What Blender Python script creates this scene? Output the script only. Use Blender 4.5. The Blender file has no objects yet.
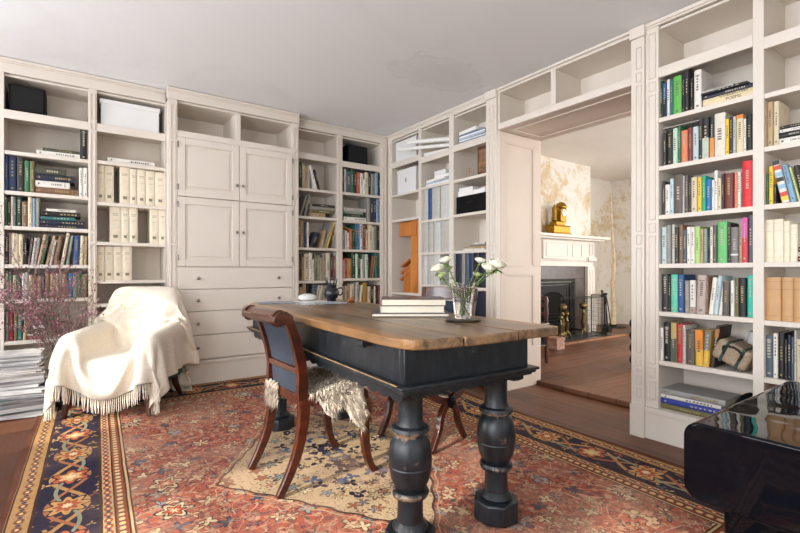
import bpy, math, random
import numpy as np
from mathutils import Vector, Matrix
random.seed(11)
R = math.radians
COL = bpy.context.scene.collection
SC = bpy.context.scene

# ------------------------------------------------------------ mesh building
class MB:
    def __init__(s): s.v = []; s.f = []; s.m = []
    def add(s, vs, fs, mi=0, M=None):
        o = len(s.v)
        if M is not None: vs = [tuple(M @ Vector(v)) for v in vs]
        s.v += [tuple(v) for v in vs]; s.f += [tuple(o+i for i in f) for f in fs]; s.m += [mi]*len(fs)
        return s
    def box(s, x0, x1, y0, y1, z0, z1, mi=0, M=None):
        vs = [(x0,y0,z0),(x1,y0,z0),(x1,y1,z0),(x0,y1,z0),(x0,y0,z1),(x1,y0,z1),(x1,y1,z1),(x0,y1,z1)]
        return s.add(vs, [(3,2,1,0),(4,5,6,7),(0,1,5,4),(1,2,6,5),(2,3,7,6),(3,0,4,7)], mi, M)
    def lathe(s, prof, n=24, c=(0,0,0), mi=0, M=None):
        vs = []; fs = []; k = len(prof)
        for j in range(n):
            a = 2*math.pi*j/n
            for r, z in prof: vs.append((c[0]+r*math.cos(a), c[1]+r*math.sin(a), c[2]+z))
        for j in range(n):
            j2 = (j+1) % n
            for i in range(k-1): fs.append((j*k+i, j2*k+i, j2*k+i+1, j*k+i+1))
        if prof[0][0] > 1e-5: fs.append(tuple(j*k for j in reversed(range(n))))
        if prof[-1][0] > 1e-5: fs.append(tuple(j*k+k-1 for j in range(n)))
        return s.add(vs, fs, mi, M)
    def tube(s, pts, rad, n=8, mi=0, M=None):
        pts = [Vector(p) for p in pts]
        if not hasattr(rad, '__len__'): rad = [rad]*len(pts)
        vs = []; fs = []; prev = None
        for i, p in enumerate(pts):
            t = (pts[min(i+1, len(pts)-1)]-pts[max(i-1, 0)])
            t = t.normalized() if t.length > 1e-9 else Vector((0,0,1))
            if prev is None: prev = Vector((1,0,0)) if abs(t.x) < .8 else Vector((0,1,0))
            a = (prev - t*prev.dot(t)).normalized(); b = t.cross(a); prev = a
            for j in range(n):
                w = 2*math.pi*j/n
                vs.append(tuple(p + (a*math.cos(w)+b*math.sin(w))*rad[i]))
        for i in range(len(pts)-1):
            for j in range(n):
                j2 = (j+1) % n
                fs.append((i*n+j, i*n+j2, (i+1)*n+j2, (i+1)*n+j))
        fs.append(tuple(reversed(range(n)))); fs.append(tuple((len(pts)-1)*n+j for j in range(n)))
        return s.add(vs, fs, mi, M)
    def sweep(s, pts, wid, thk, side, mi=0, M=None):
        # rectangular section: wid along side, thk across it in the plane of the curve
        pts = [Vector(p) for p in pts]; side = Vector(side).normalized(); n = len(pts)
        if not hasattr(wid, '__len__'): wid = [wid]*n
        if not hasattr(thk, '__len__'): thk = [thk]*n
        vs = []; fs = []
        for i, p in enumerate(pts):
            t = (pts[min(i+1, n-1)]-pts[max(i-1, 0)]).normalized()
            nn = side.cross(t).normalized()
            for a, b in ((-1,-1),(1,-1),(1,1),(-1,1)):
                vs.append(tuple(p+side*a*wid[i]/2+nn*b*thk[i]/2))
        for i in range(n-1):
            for j in range(4):
                j2 = (j+1) % 4
                fs.append((i*4+j, i*4+j2, (i+1)*4+j2, (i+1)*4+j))
        fs.append((3,2,1,0)); fs.append(tuple((n-1)*4+j for j in range(4)))
        return s.add(vs, fs, mi, M)
    def prism(s, poly, z0, z1, mi=0, M=None):
        # counter-clockwise outline in x, y, lifted from z0 to z1
        n = len(poly)
        vs = [(x,y,z0) for x,y in poly]+[(x,y,z1) for x,y in poly]
        fs = [tuple(reversed(range(n))), tuple(range(n, 2*n))]+[(i,(i+1)%n,n+(i+1)%n,n+i) for i in range(n)]
        return s.add(vs, fs, mi, M)
    def ball(s, c, r, mi=0, n=10, k=6, sq=(1,1,1)):
        pr = [(r*math.sin(math.pi*i/k), -r*math.cos(math.pi*i/k)) for i in range(k+1)]
        pr[0] = (0,-r); pr[-1] = (0,r)
        M = Matrix.Translation(c) @ Matrix.Diagonal((sq[0],sq[1],sq[2],1))
        return s.lathe(pr, n, (0,0,0), mi, M)
    def build(s, name, mats, parent=None, bev=0, seg=2, ang=35, loc=None, rz=0, ry=0):
        me = bpy.data.meshes.new(name)
        me.from_pydata(s.v, [], s.f)
        for m in (mats if isinstance(mats, (list, tuple)) else [mats]): me.materials.append(m)
        me.polygons.foreach_set('material_index', s.m)
        me.polygons.foreach_set('use_smooth', [True]*len(s.f))
        me.validate(); me.update()
        me.set_sharp_from_angle(angle=R(ang))
        o = bpy.data.objects.new(name, me); COL.objects.link(o)
        if parent: o.parent = parent
        if loc: o.location = loc
        o.rotation_euler = (0, ry, rz)
        if bev:
            b = o.modifiers.new('bevel', 'BEVEL'); b.width = bev; b.segments = seg; b.limit_method = 'ANGLE'; b.angle_limit = R(40)
            b.harden_normals = False
        return o

def tag(o, label=None, cat=None, group=None, kind=None):
    if label: o['label'] = label
    if cat: o['category'] = cat
    if group: o['group'] = group
    if kind: o['kind'] = kind
    return o
def empty(name, loc=(0,0,0), rz=0, **k):
    o = bpy.data.objects.new(name, None); COL.objects.link(o)
    o.location = loc; o.rotation_euler = (0,0,rz); o.empty_display_size = .1
    return tag(o, **k)
def spline(pts, n=16):
    # Catmull-Rom through the points
    P = [Vector(p) for p in pts]; P = [P[0]*2-P[1]]+P+[P[-1]*2-P[-2]]; out = []
    for i in range(1, len(P)-2):
        for k in range(n):
            t = k/n; a, b, c, d = P[i-1:i+3]
            out.append(.5*((2*b)+(c-a)*t+(2*a-5*b+4*c-d)*t*t+(3*b-a-3*c+d)*t**3))
    out.append(P[-2]); return out
def lerp(a, b, t): return a+(b-a)*t
def interp(xs, ys, x): return float(np.interp(x, xs, ys))

# ------------------------------------------------------------ materials
def H(h):
    h = h.lstrip('#'); c = [int(h[i:i+2], 16)/255 for i in (0,2,4)]
    return tuple(x/12.92 if x <= .04045 else ((x+.055)/1.055)**2.4 for x in c)+(1,)
class E:
    """node expression: wraps a socket, arithmetic makes math nodes"""
    nt = None
    def __init__(s, sock): s.s = sock
    def _m(s, op, *a, clamp=False):
        n = E.nt.nodes.new('ShaderNodeMath'); n.operation = op; n.use_clamp = clamp
        for i, x in enumerate((s,)+a):
            if isinstance(x, E): E.nt.links.new(x.s, n.inputs[i])
            else: n.inputs[i].default_value = x
        return E(n.outputs[0])
    def __add__(s, o): return s._m('ADD', o)
    __radd__ = __add__
    def __sub__(s, o): return s._m('SUBTRACT', o)
    def __rsub__(s, o): return (s*-1)+o
    def __mul__(s, o): return s._m('MULTIPLY', o)
    __rmul__ = __mul__
    def __truediv__(s, o): return s._m('DIVIDE', o)
    def abs(s): return s._m('ABSOLUTE')
    def lt(s, o): return s._m('LESS_THAN', o)
    def gt(s, o): return s._m('GREATER_THAN', o)
    def min(s, o): return s._m('MINIMUM', o)
    def max(s, o): return s._m('MAXIMUM', o)
    def sin(s): return s._m('SINE')
    def cos(s): return s._m('COSINE')
    def sqrt(s): return s._m('SQRT')
    def floor(s): return s._m('FLOOR')
    def frac(s): return s._m('FRACT')
    def atan2(s, o): return s._m('ARCTAN2', o)
    def step(s, a, b):      # smooth 0..1 from a to b
        n = E.nt.nodes.new('ShaderNodeMapRange'); n.interpolation_type = 'SMOOTHSTEP'
        E.nt.links.new(s.s, n.inputs[0]); n.inputs[1].default_value = a; n.inputs[2].default_value = b
        return E(n.outputs[0])
def newmat(name):
    m = bpy.data.materials.new(name); m.use_nodes = True; E.nt = m.node_tree
    b = m.node_tree.nodes['Principled BSDF']
    return m, b, m.node_tree
def link(a, b): E.nt.links.new(a.s if isinstance(a, E) else a, b)
def coords(kind='Object', scale=None, rot=None):
    t = E.nt.nodes.new('ShaderNodeTexCoord'); o = t.outputs[kind]
    if scale or rot:
        mp = E.nt.nodes.new('ShaderNodeMapping'); link(o, mp.inputs[0])
        if scale: mp.inputs['Scale'].default_value = scale
        if rot: mp.inputs['Rotation'].default_value = rot
        o = mp.outputs[0]
    return o
def worldpos(scale=None):
    g = E.nt.nodes.new('ShaderNodeNewGeometry'); o = g.outputs['Position']
    if scale:
        mp = E.nt.nodes.new('ShaderNodeMapping'); link(o, mp.inputs[0]); mp.inputs['Scale'].default_value = scale; o = mp.outputs[0]
    return o
def xyz(vec):
    n = E.nt.nodes.new('ShaderNodeSeparateXYZ'); link(vec, n.inputs[0]); return [E(o) for o in n.outputs]
def comb(x, y, z=0.0):
    n = E.nt.nodes.new('ShaderNodeCombineXYZ')
    for i, q in enumerate((x,y,z)):
        if isinstance(q, E): link(q, n.inputs[i])
        else: n.inputs[i].default_value = q
    return n.outputs[0]
def noise(vec, scale, detail=4, rough=.5, dist=0):
    n = E.nt.nodes.new('ShaderNodeTexNoise'); link(vec, n.inputs['Vector'])
    n.inputs['Scale'].default_value = scale; n.inputs['Detail'].default_value = detail
    n.inputs['Roughness'].default_value = rough; n.inputs['Distortion'].default_value = dist
    return E(n.outputs[0])
def voro(vec, scale, feature='F1', rnd=1.0):
    n = E.nt.nodes.new('ShaderNodeTexVoronoi'); n.feature = feature; link(vec, n.inputs['Vector'])
    n.inputs['Scale'].default_value = scale
    if 'Randomness' in n.inputs: n.inputs['Randomness'].default_value = rnd
    return n
def white(vec):
    n = E.nt.nodes.new('ShaderNodeTexWhiteNoise'); n.noise_dimensions = '3D'; link(vec, n.inputs['Vector']); return E(n.outputs[0])
def mix(f, a, b):
    n = E.nt.nodes.new('ShaderNodeMix'); n.data_type = 'RGBA'
    if isinstance(f, E): link(f, n.inputs[0])
    else: n.inputs[0].default_value = f
    for i, q in ((6,a),(7,b)):
        if isinstance(q, tuple): n.inputs[i].default_value = q
        else: link(q, n.inputs[i])
    return n.outputs[2]
def ramp(f, stops, const=False):
    n = E.nt.nodes.new('ShaderNodeValToRGB'); link(f, n.inputs[0]); r = n.color_ramp
    if const: r.interpolation = 'CONSTANT'
    while len(r.elements) < len(stops): r.elements.new(.5)
    for e, (p, c) in zip(r.elements, stops): e.position = p; e.color = c
    return n.outputs[0]
def bump(b, h, strength=.3, dist=.002):
    n = E.nt.nodes.new('ShaderNodeBump'); n.inputs['Strength'].default_value = strength; n.inputs['Distance'].default_value = dist
    link(h, n.inputs['Height']); link(n.outputs[0], b.inputs['Normal'])
_mc = {}
def plain(name, hexc, rough=.5, metal=0, var=.08, nscale=30, bmp=0, spec=.5, coat=0, sheen=0):
    k = (name, hexc)
    if k in _mc: return _mc[k]
    m, b, nt = newmat(name); c = H(hexc)
    if var:
        n = noise(coords(), nscale, 4)
        lo = tuple(x*(1-var*1.6) for x in c[:3])+(1,); hi = tuple(min(1, x*(1+var)) for x in c[:3])+(1,)
        link(mix(n.step(.3, .7), lo, hi), b.inputs['Base Color'])
        if bmp: bump(b, n, bmp)
    else: b.inputs['Base Color'].default_value = c
    b.inputs['Roughness'].default_value = rough; b.inputs['Metallic'].default_value = metal
    b.inputs['Specular IOR Level'].default_value = spec
    if coat: b.inputs['Coat Weight'].default_value = coat; b.inputs['Coat Roughness'].default_value = .05
    if sheen: b.inputs['Sheen Weight'].default_value = sheen
    _mc[k] = m; return m
def glass(name, col=(1,1,1,1), rough=0.0, ior=1.45):
    m, b, nt = newmat(name); b.inputs['Base Color'].default_value = col
    b.inputs['Transmission Weight'].default_value = 1; b.inputs['Roughness'].default_value = rough; b.inputs['IOR'].default_value = ior
    return m
def wood(name, c1, c2, scale=(3,40,40), rough=.45, coat=0, dark='#1a0f0a', wear=.25, coordk='Object'):
    m, b, nt = newmat(name)
    v = coords(coordk, scale)
    n = noise(v, 1.0, 6, .6, .6); n2 = noise(coords(coordk), 6, 3)
    c = mix(n.step(.3, .72), H(c1), H(c2))
    c = mix(n2.step(.52, .8)*wear, c, H(dark))
    link(c, b.inputs['Base Color']); b.inputs['Roughness'].default_value = rough
    if coat: b.inputs['Coat Weight'].default_value = coat; b.inputs['Coat Roughness'].default_value = .12
    bump(b, n, .25, .001)
    return m
def planks(name, cols, width, axis, rough=.4, gap=H('#140b07'), length=2.6):
    m, b, nt = newmat(name)
    x, y, z = xyz(worldpos())
    a, l = (x, y) if axis == 'y' else (y, x)
    i = (a/width).floor(); fr = (a/width).frac()
    off = white(comb(i, 3.0, 1.0))*length
    j = ((l+off)/length).floor(); fj = ((l+off)/length).frac()
    rnd = white(comb(i, j, 7.0))
    st = comb(a*38, l*2.2+rnd*20, 0.0)
    g = noise(st, 1.0, 6, .62, .5)
    base = ramp(rnd*.55+g*.45, [(0, cols[0]), (.35, cols[1]), (.65, cols[2]), (1, cols[3])])
    big = noise(worldpos(), 1.6, 3)
    base = mix(big.step(.45, .75)*.35, base, cols[0])
    e = (fr.lt(.018)).max(fr.gt(.985)).max(fj.lt(.0015))
    link(mix(e, base, gap), b.inputs['Base Color'])
    link(.5*g+(rough-.22), b.inputs['Roughness'])
    bump(b, g*.3-e, .35, .002)
    return m
# paints of the room
def paint(name, hexc, var=.05, rough=.5):
    m, b, nt = newmat(name); c = H(hexc)
    n = noise(worldpos(), 2.2, 5, .6); n2 = noise(worldpos(), 60, 3)
    lo = tuple(x*(1-var) for x in c[:3])+(1,)
    link(mix(n.step(.35, .7), c, lo), b.inputs['Base Color'])
    b.inputs['Roughness'].default_value = rough
    bump(b, n2, .12, .0015)
    return m
M = {}
M['cream'] = paint('cream_paint', '#dcd3c8', .04)
M['jamb'] = paint('shaded_cream_paint', '#cfc0b3')  # same cream paint, with the doorway's shade mixed into its colour
M['wallp'] = paint('wall_paint', '#dcd6cc')
def ceil_mat():
    m, b, nt = newmat('ceiling_plaster')
    p = worldpos(); n = noise(p, 1.1, 6, .6, .8); n2 = noise(p, 9, 5)
    c = mix(n.step(.5, .75)*.5, H('#ecedef'), H('#dfdfe0'))
    x, y, z = xyz(p)
    d = ((x-2.35)*(x-2.35)+(y-2.75)*(y-2.75)*2.5).sqrt()+n2*.45
    c = mix((1-d.step(.35, .75))*.16, c, H('#b5aea6'))
    e = (d-.62).abs()
    c = mix((1-e.step(.0, .03))*.12, c, H('#a39a90'))
    link(c, b.inputs['Base Color']); b.inputs['Roughness'].default_value = .8
    bump(b, n2+n, .25, .006)
    return m
M['ceiling'] = ceil_mat()
M['floor'] = planks('dark_floorboards', [H('#2a160b'), H('#4a2815'), H('#633a22'), H('#744b31')], .21, 'y', .42)
M['floor2'] = planks('next_room_floorboards', [H('#3a2013'), H('#583523'), H('#704833'), H('#885c43')], .24, 'x', .42, H('#2c1a10'))
def plaster():
    m, b, nt = newmat('peeling_plaster')
    p = worldpos(); x, y, z = xyz(p)
    n = noise(p, 2.4, 8, .68, .5); n2 = noise(p, 14, 6, .7); n3 = noise(p, 1.1, 3)
    n4 = noise(p, 5, 4)
    dz = 1-((z-2.0).abs()).step(.2, 1.1)
    k = (n*.7+n2*.25+n3*.25+dz*.09)
    c = mix(k.step(.66, .76), H('#e2ded6'), H('#cfbd9f'))
    c = mix(k.step(.76, .86), c, H('#b89a70'))
    c = mix(n4.step(.6, .68)*.5, c, H('#c9c1b3'))
    link(c, b.inputs['Base Color']); b.inputs['Roughness'].default_value = .85
    bump(b, k, .4, .01)
    return m
M['plaster'] = plaster()
M['ceil2'] = paint('next_ceiling_paint', '#e6e0da')
M['white'] = paint('mantel_white_paint', '#e4ded4')
M['mahog'] = wood('mahogany', '#2c0f07', '#56230f', (2,30,30), .28, .4)
M['mahogd'] = wood('dark_mahogany', '#2a120a', '#5a2a16', (30,30,2), .3, .4)
M['brass'] = plain('aged_brass', '#8d7a4c', .35, 1, .12, 20)
M['nickel'] = plain('knob_metal', '#8f8b86', .3, 1, .05)
M['gilt'] = plain('gilt_bronze', '#a07a30', .42, 1, .2, 40)
M['iron'] = plain('black_iron', '#1c1a19', .5, .6, .1)
M['black'] = plain('matt_black', '#060607', .6, 0, .1, spec=.2)
M['page'] = plain('paper_edges', '#e4dcc8', .85, 0, .05, 220)
M['paper'] = plain('white_paper', '#e9e8e6', .7, 0, .03)
M['boxwhite'] = plain('white_card', '#e2e2e2', .6, 0, 0)
M['orangewood'] = wood('honey_wood', '#b5672a', '#d38a45', (8,8,1), .4, .2, '#7a3c15', .3)
M['bluefab'] = plain('blue_fabric', '#2b3340', .9, 0, .25, 180, .3)
M['wool'] = plain('cream_wool', '#e2d8c8', .95, 0, .05, 90, .35, .2, 0, .3)
M['glass'] = glass('clear_glass')
M['leaf'] = plain('leaf_green', '#6f8a45', .5, 0, .2, 20)
M['petal'] = plain('cream_petals', '#f1efda', .6, 0, .06, 30)

GZ0, GZS = 2.4, .0325
def gz(y): return max(0.0, y-GZ0)*GZS if y < 5 else .065

# ------------------------------------------------------------ room shell
XR, YB = 2.93, 4.354
CE = 2.605
XL, YF = -2.0, -1.7
WB, WR = YB+.36, XR+.39        # wall planes behind the shelving
def st(name, mb, mat, bev=0, parent=None):
    o = mb.build(name, mat, parent, bev=bev)
    if not parent: o['kind'] = 'structure'
    return o
# floor: old boards that climb gently towards the back wall
fl = MB(); ys = [YF, 0, 1.2, 2.4, 2.9, 3.4, 3.9, 4.4, WB]; xs = [XL, XR+.66]
vs = []; fs = []
for y in ys:
    for x in xs: vs.append((x, y, gz(y)))
n = len(vs)
vs += [(x, y, -.1) for y in ys for x in xs]
for i in range(len(ys)-1):
    a = 2*i; fs += [(a, a+1, a+3, a+2), (n+a+2, n+a+3, n+a+1, n+a), (a+1, n+a+1, n+a+3, a+3), (a+2, n+a+2, n+a, a)]
fs += [(0, n, n+1, 1), (n-2, n-1, 2*n-1, 2*n-2)]
fl.add(vs, fs); st('floor', fl, M['floor'])
st('ceiling', MB().box(XL-.2, XR+.66, YF-.2, WB+.2, CE, CE+.2), M['ceiling'])
st('wall_back', MB().box(XL-.2, XR+.66, WB, WB+.2, -.1, CE), M['wallp'])
DY0, DY1, DZ = 1.50, 2.70, 2.30       # rough doorway in the right wall
w = MB(); w.box(WR, XR+.59, YF, DY0, -.1, CE); w.box(WR, XR+.59, DY1, WB, -.1, CE); w.box(WR, XR+.59, DY0, DY1, DZ, CE)
st('wall_right', w, M['wallp'])
# left wall with three tall windows, front wall with two
def wall_with_windows(name, horizontal, pos, thick, lo, hi, wins, z0, z1):
    w = MB(); cur = lo
    def b(a0, a1, q0, q1):
        if horizontal: w.box(a0, a1, pos-thick, pos, q0, q1)
        else: w.box(pos-thick, pos, a0, a1, q0, q1)
    for a, c in wins:
        b(cur, a, -.1, CE); b(a, c, -.1, z0); b(a, c, z1, CE); cur = c
    b(cur, hi, -.1, CE)
    st(name, w, M['wallp'])
WL = [(-1.1, .2), (.6, 1.8), (2.85, 3.9)]
WF = [(-1.3, .1), (.9, 2.3)]
ZW0, ZW1 = .55, 2.42
wall_with_windows('wall_left', False, XL, .2, YF-.2, WB, WL, ZW0, ZW1)
wall_with_windows('wall_front', True, YF, .2, XL-.2, XR+.66, WF, ZW0, ZW1)
wn = 1
def window(a, c, horizontal):
    global wn
    f = MB()
    pos = YF if horizontal else XL
    def b(a0, a1, q0, q1, d0, d1):
        if horizontal: f.box(a0, a1, pos-d1, pos-d0, q0, q1)
        else: f.box(pos-d1, pos-d0, a0, a1, q0, q1)
    t = .05
    b(a, a+t, ZW0, ZW1, .08, .16); b(c-t, c, ZW0, ZW1, .08, .16); b(a, c, ZW0, ZW0+t, .08, .16); b(a, c, ZW1-t, ZW1, .08, .16)
    zm = (ZW0+ZW1)/2; b(a, c, zm-.02, zm+.02, .08, .13)
    for i in (1, 2):
        m = a+(c-a)*i/3; b(m-.01, m+.01, ZW0, ZW1, .1, .13)
    st('window_%d' % wn, f, M['wallp']); wn += 1
for a, c in WL: window(a, c, False)
for a, c in WF: window(a, c, True)

# ------------------------------------------------------------ the room beyond
NX0, NX1, NY0, NYC, NYR, NC, NFZ = XR+.59, 8.65, -.4, 4.42, 4.92, 2.82, .025
st('floor_beyond', MB().box(NX0+.0701, NX1+.1, NY0-.1, NYR+.1, -.1, NFZ), M['floor2'])
st('ceiling_beyond', MB().box(NX0, NX1+.1, NY0-.1, NYR+.1, NC, NC+.1), M['ceil2'])
st('wall_beyond_back', MB().box(NX0, NX1+.1, NYR, NYR+.1, -.1, NC), M['plaster'])
w = MB(); w.box(NX1, NX1+.1, NY0, .2, -.1, NC); w.box(NX1, NX1+.1, 2.8, NYR, -.1, NC); w.box(NX1, NX1+.1, .2, 2.8, -.1, .6); w.box(NX1, NX1+.1, .2, 2.8, 2.5, NC)
st('wall_beyond_right', w, M['plaster'])
w = MB()
for a, b_ in ((NX0, 4.2), (6.6, NX1)): w.box(a, b_, NY0-.1, NY0, -.1, NC)
w.box(4.2, 6.6, NY0-.1, NY0, -.1, .6); w.box(4.2, 6.6, NY0-.1, NY0, 2.5, NC)
st('wall_beyond_front', w, M['plaster'])
st('wall_beyond_chimney', MB().box(5.0, 7.13, NYC, NYR, NFZ, NC), M['plaster'])
b1 = MB(); b1.box(7.15, NX1, NYR-.02, NYR, NFZ, .2); b1.box(7.15, NX1, NYR-.028, NYR, .2, .225); st('baseboard_beyond_back', b1, M['white'])
b2 = MB(); b2.box(NX1-.02, NX1, NY0, NYR-.03, NFZ, .2); b2.box(NX1-.028, NX1, NY0, NYR-.03, .2, .225); st('baseboard_beyond_right', b2, M['white'])
st('trim_1', MB().box(XR+.52, XR+.66, DY0, DY1, .0005, .045), M['floor2'], .008)     # worn wooden saddle in the doorway
# ------------------------------------------------------------ built-in shelving
# local frames: x runs left to right as seen from the room, y goes into the wall, z up
FR = {'B': (lambda s, d, z: (s, YB+d, z), 0.0), 'R': (lambda s, d, z: (XR+d, -s, z), -math.pi/2)}
CR = M['cream']
def fret(mb, s0, s1, z0, z1, y=0.0, cuts=(2.2, 1.32, .42), t=.007):
    """raised fillets on a pilaster: long sunk panels with a small square between them"""
    w = s1-s0; m = w*.2; b = max(.005, w*.09)
    cs = sorted([c for c in cuts if z0+.12 < c < z1-.12]); lo = z0+.03
    segs = []
    for c in cs: segs += [(lo, c-.05), (c-.03, c+.03)]; lo = c+.05
    segs.append((lo, z1-.03))
    for a, c in segs:
        mb.box(s0+m, s0+m+b, y-t, y, a, c); mb.box(s1-m-b, s1-m, y-t, y, a, c)
        mb.box(s0+m+b, s1-m-b, y-t, y, a, a+b); mb.box(s0+m+b, s1-m-b, y-t, y, c-b, c)
def bookcase(name, label, group, fr, s0, s1, bays, base, depth=.33, y0=0.0, top=CE-.005, pils=(), end=(True, True), crown=True, ztop=2.49):
    """bays: (a, b, [shelf tops], top-opening bottom z or None, opening bottom)"""
    f, rz = FR[fr]
    root = empty(name, f(0, y0, 0), rz, label=label, cat='bookcase', group=group)
    D = depth-y0
    zb = base
    # uprights with their front stiles
    edges = [s0]+[x for b in bays for x in (b[0], b[1])]+[s1]
    for i in range(0, len(edges), 2):
        a, c = edges[i], edges[i+1]
        if c-a < .004: continue
        u = MB(); u.box(a, c, 0, .022, zb, ztop+.004)
        if i == 0: u.box(c-.02, c-.0004, .022, D, zb, ztop)
        elif i == len(edges)-2: u.box(a+.0004, a+.02, .022, D, zb, ztop)
        else: u.box(a+.0004, c-.0004, .022, D, zb, ztop)
        if (c-a) > .045 and (i == 0 or fr == 'B'): fret(u, a, c, zb+.02, ztop)
        u.build('upright', CR, root, bev=.0015)
    A, B_ = bays[0][0]-.02, bays[-1][1]+.02
    MB().box(A+.02, B_-.02, D-.015, D, zb, ztop).build('back_panel', CR, root)
    for a, c, shelves, rail, bot in bays:
        for z in shelves:
            MB().box(a, c, .004, D-.016, z-.027, z).build('shelf', CR, root, bev=.002)
        if rail:
            r = MB(); r.box(a, c, -.001, .022, rail-.062, rail); r.box(a, c, .022, D-.016, rail-.02, rail)
            r.build('rail', CR, root, bev=.0015)
        r = MB(); r.box(a, c, .002, D-.016, bot-.03, bot); r.build('shelf', CR, root, bev=.002)
        MB().box(a, c, .022, D-.016, ztop-.015, ztop).build('top_panel', CR, root)
    # cornice
    cm = MB(); cm.box(s0, s1, 0, .03, ztop+.0045, top)
    if crown:
        cm.box(s0, s1, -.016, 0, top-.022, top); cm.box(s0, s1, -.008, 0, top-.034, top-.022)
    cm.build('cornice', CR, root, bev=.002)
    pl = MB(); g = gz(f(s0, 0, 0)[1])+.0006
    pl.box(s0, s1, -.012, .02, g, zb-.031); pl.box(s0, s1, -.02, .02, zb-.031, zb-.0005)
    pl.box(s0, s1, .02, .04, g, zb-.031)
    pl.build('plinth', CR, root, bev=.003)
    return root
# far-left bookcase: bay A, bay B
bookcase('built_in_bookcase', 'cream built-in bookcase at far left behind the armchair', 'cream built-in bookcases', 'B', -1.04, .632,
    [(-.96, -.45, [1.93, 1.637, 1.38, 1.098, .84, .535], 2.226, .25),
     (-.422, .083, [1.93, 1.637, 1.38, 1.098, .84, .535], 2.226, .25),
     (.139, .628, [1.937, 1.604, 1.284, .975, .787, .5], 2.228, .25)], .25)
# middle bookcase: bay C, bay D, between cupboard and corner
bookcase('built_in_bookcase', 'cream built-in bookcase between the tall cupboard and the room corner', 'cream built-in bookcases', 'B', 1.802, 2.926,
    [(1.826, 2.278, [1.9, 1.614, 1.291, .949, .62], 2.26, .25), (2.345, 2.84, [1.906, 1.602, 1.286, .97, .64], 2.238, .25)], .25, ztop=2.505)
# corner bookcase on the right wall: bays E, F, I
bookcase('built_in_bookcase', 'cream built-in bookcase from the room corner to the doorway', 'cream built-in bookcases', 'R', -4.352, -2.795,
    [(-4.27, -3.775, [1.911, 1.625, .814, .5], 2.274, .25), (-3.728, -3.295, [1.92, 1.574, 1.241, .915, .58], 2.231, .25),
     (-3.231, -2.80, [1.914, 1.585, 1.242, .90, .6], 2.243, .25)], .25, depth=.36, ztop=2.53)
# right bookcase: bays G, H
bookcase('built_in_bookcase', 'cream built-in bookcase right of the doorway full of colourful books', 'cream built-in bookcases', 'R', -1.4375, .30,
    [(-1.36, -.88, [1.994, 1.696, 1.395, 1.095, .8, .497], 2.305, .2), (-.832, -.34, [1.978, 1.699, 1.397, 1.097, .792, .493], 2.272, .2),
     (-.29, .25, [1.978, 1.699, 1.397, 1.097, .792, .493], 2.272, .2)], .2, depth=.36, ztop=2.565)
# over-door shelves
f, rz = FR['R']
od = empty('overdoor_shelf', f(0, 0, 0), rz, label='cream open cupboard with two empty cubbies above the doorway', cat='shelf')
m = MB(); m.box(-2.672, -1.522, 0, .022, 2.253, 2.304); m.box(-2.672, -1.522, .022, .34, 2.285, 2.304); m.build('bottom_board', CR, od, bev=.002)
for a, b_ in ((-2.672, -2.655), (-2.143, -2.10), (-1.533, -1.522)):
    MB().box(a, b_, .001 if b_-a > .03 else .003, .34, 2.3045, 2.5635).build('upright', CR, od, bev=.0015)
MB().box(-2.654, -1.534, .325, .34, 2.3045, 2.5635).build('back_panel', CR, od)
m = MB(); m.box(-2.672, -1.522, .002, .34, 2.564, 2.58); m.box(-2.672, -1.522, -.004, .02, 2.58, CE-.005); m.box(-2.672, -1.522, -.02, -.004, 2.582, CE-.005)
m.build('cornice', CR, od, bev=.002)
# doorway lining with its pilasters
dr = empty('door_1', f(0, 0, 0), rz, kind='structure')
for a, b_ in ((-2.793, -2.674), (-1.52, -1.438)):
    p = MB(); p.box(a, b_, -.018, .03, .2, 2.53); p.box(a-.006, b_+.006, -.032, .02, 2.53, CE-.006); p.box(a-.004, b_+.004, -.03, .03, .0006, .2)
    fret(p, a+.02, b_-.004, .22, 2.5, -.018, (2.28, 1.25, .36, .48)); p.build('pilaster', CR, dr, bev=.002)
J = M['jamb']
def panelled(mb, u0, u1, z0, z1, place):
    """sunk panel with a raised moulding; place(u, d, z) gives the box corner, d out of the face"""
    t = .014
    for a, b_, c, d in ((u0, u1, z0, z0+t), (u0, u1, z1-t, z1), (u0, u0+t, z0+t, z1-t), (u1-t, u1, z0+t, z1-t)):
        p, q = place(a, 0, c), place(b_, .009, d)
        mb.box(min(p[0],q[0]), max(p[0],q[0]), min(p[1],q[1]), max(p[1],q[1]), min(p[2],q[2]), max(p[2],q[2]))
# left reveal: face at s=-2.674, rest of thickness towards -s
rv = MB(); rv.box(-2.72, -2.684, .031, .58, .0006, 2.2525)
for z0, z1 in ((.0006, .36), (1.02, 1.09), (2.17, 2.2525)): rv.box(-2.684, -2.674, .031, .58, z0, z1)
for z0, z1 in ((.36, 1.02), (1.09, 2.17)):
    rv.box(-2.684, -2.674, .031, .1, z0, z1); rv.box(-2.684, -2.674, .48, .58, z0, z1)
    panelled(rv, .1, .48, z0, z1, lambda u, d, z: (-2.684+d, u, z))
rv.build('reveal_panel', J, dr, bev=.002)
rv = MB(); rv.box(-1.51, -1.47, .031, .58, .0006, 2.2525); panelled(rv, .1, .5, .3, .98, lambda u, d, z: (-1.51-d, u, z)); panelled(rv, .1, .5, 1.1, 2.1, lambda u, d, z: (-1.51-d, u, z))
rv.build('reveal_panel', J, dr, bev=.002)
so = MB(); so.box(-2.672, -1.512, .35, .58, 2.2535, 2.29); so.box(-2.672, -1.512, .0225, .35, 2.2535, 2.283)
for a, b_, c, d in ((-2.6, -1.58, .1, .12), (-2.6, -1.58, .46, .48), (-2.6, -2.58, .12, .46), (-1.6, -1.58, .12, .46)): so.box(a, b_, c, d, 2.244, 2.2534)
so.build('soffit_panel', J, dr, bev=.002)

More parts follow.
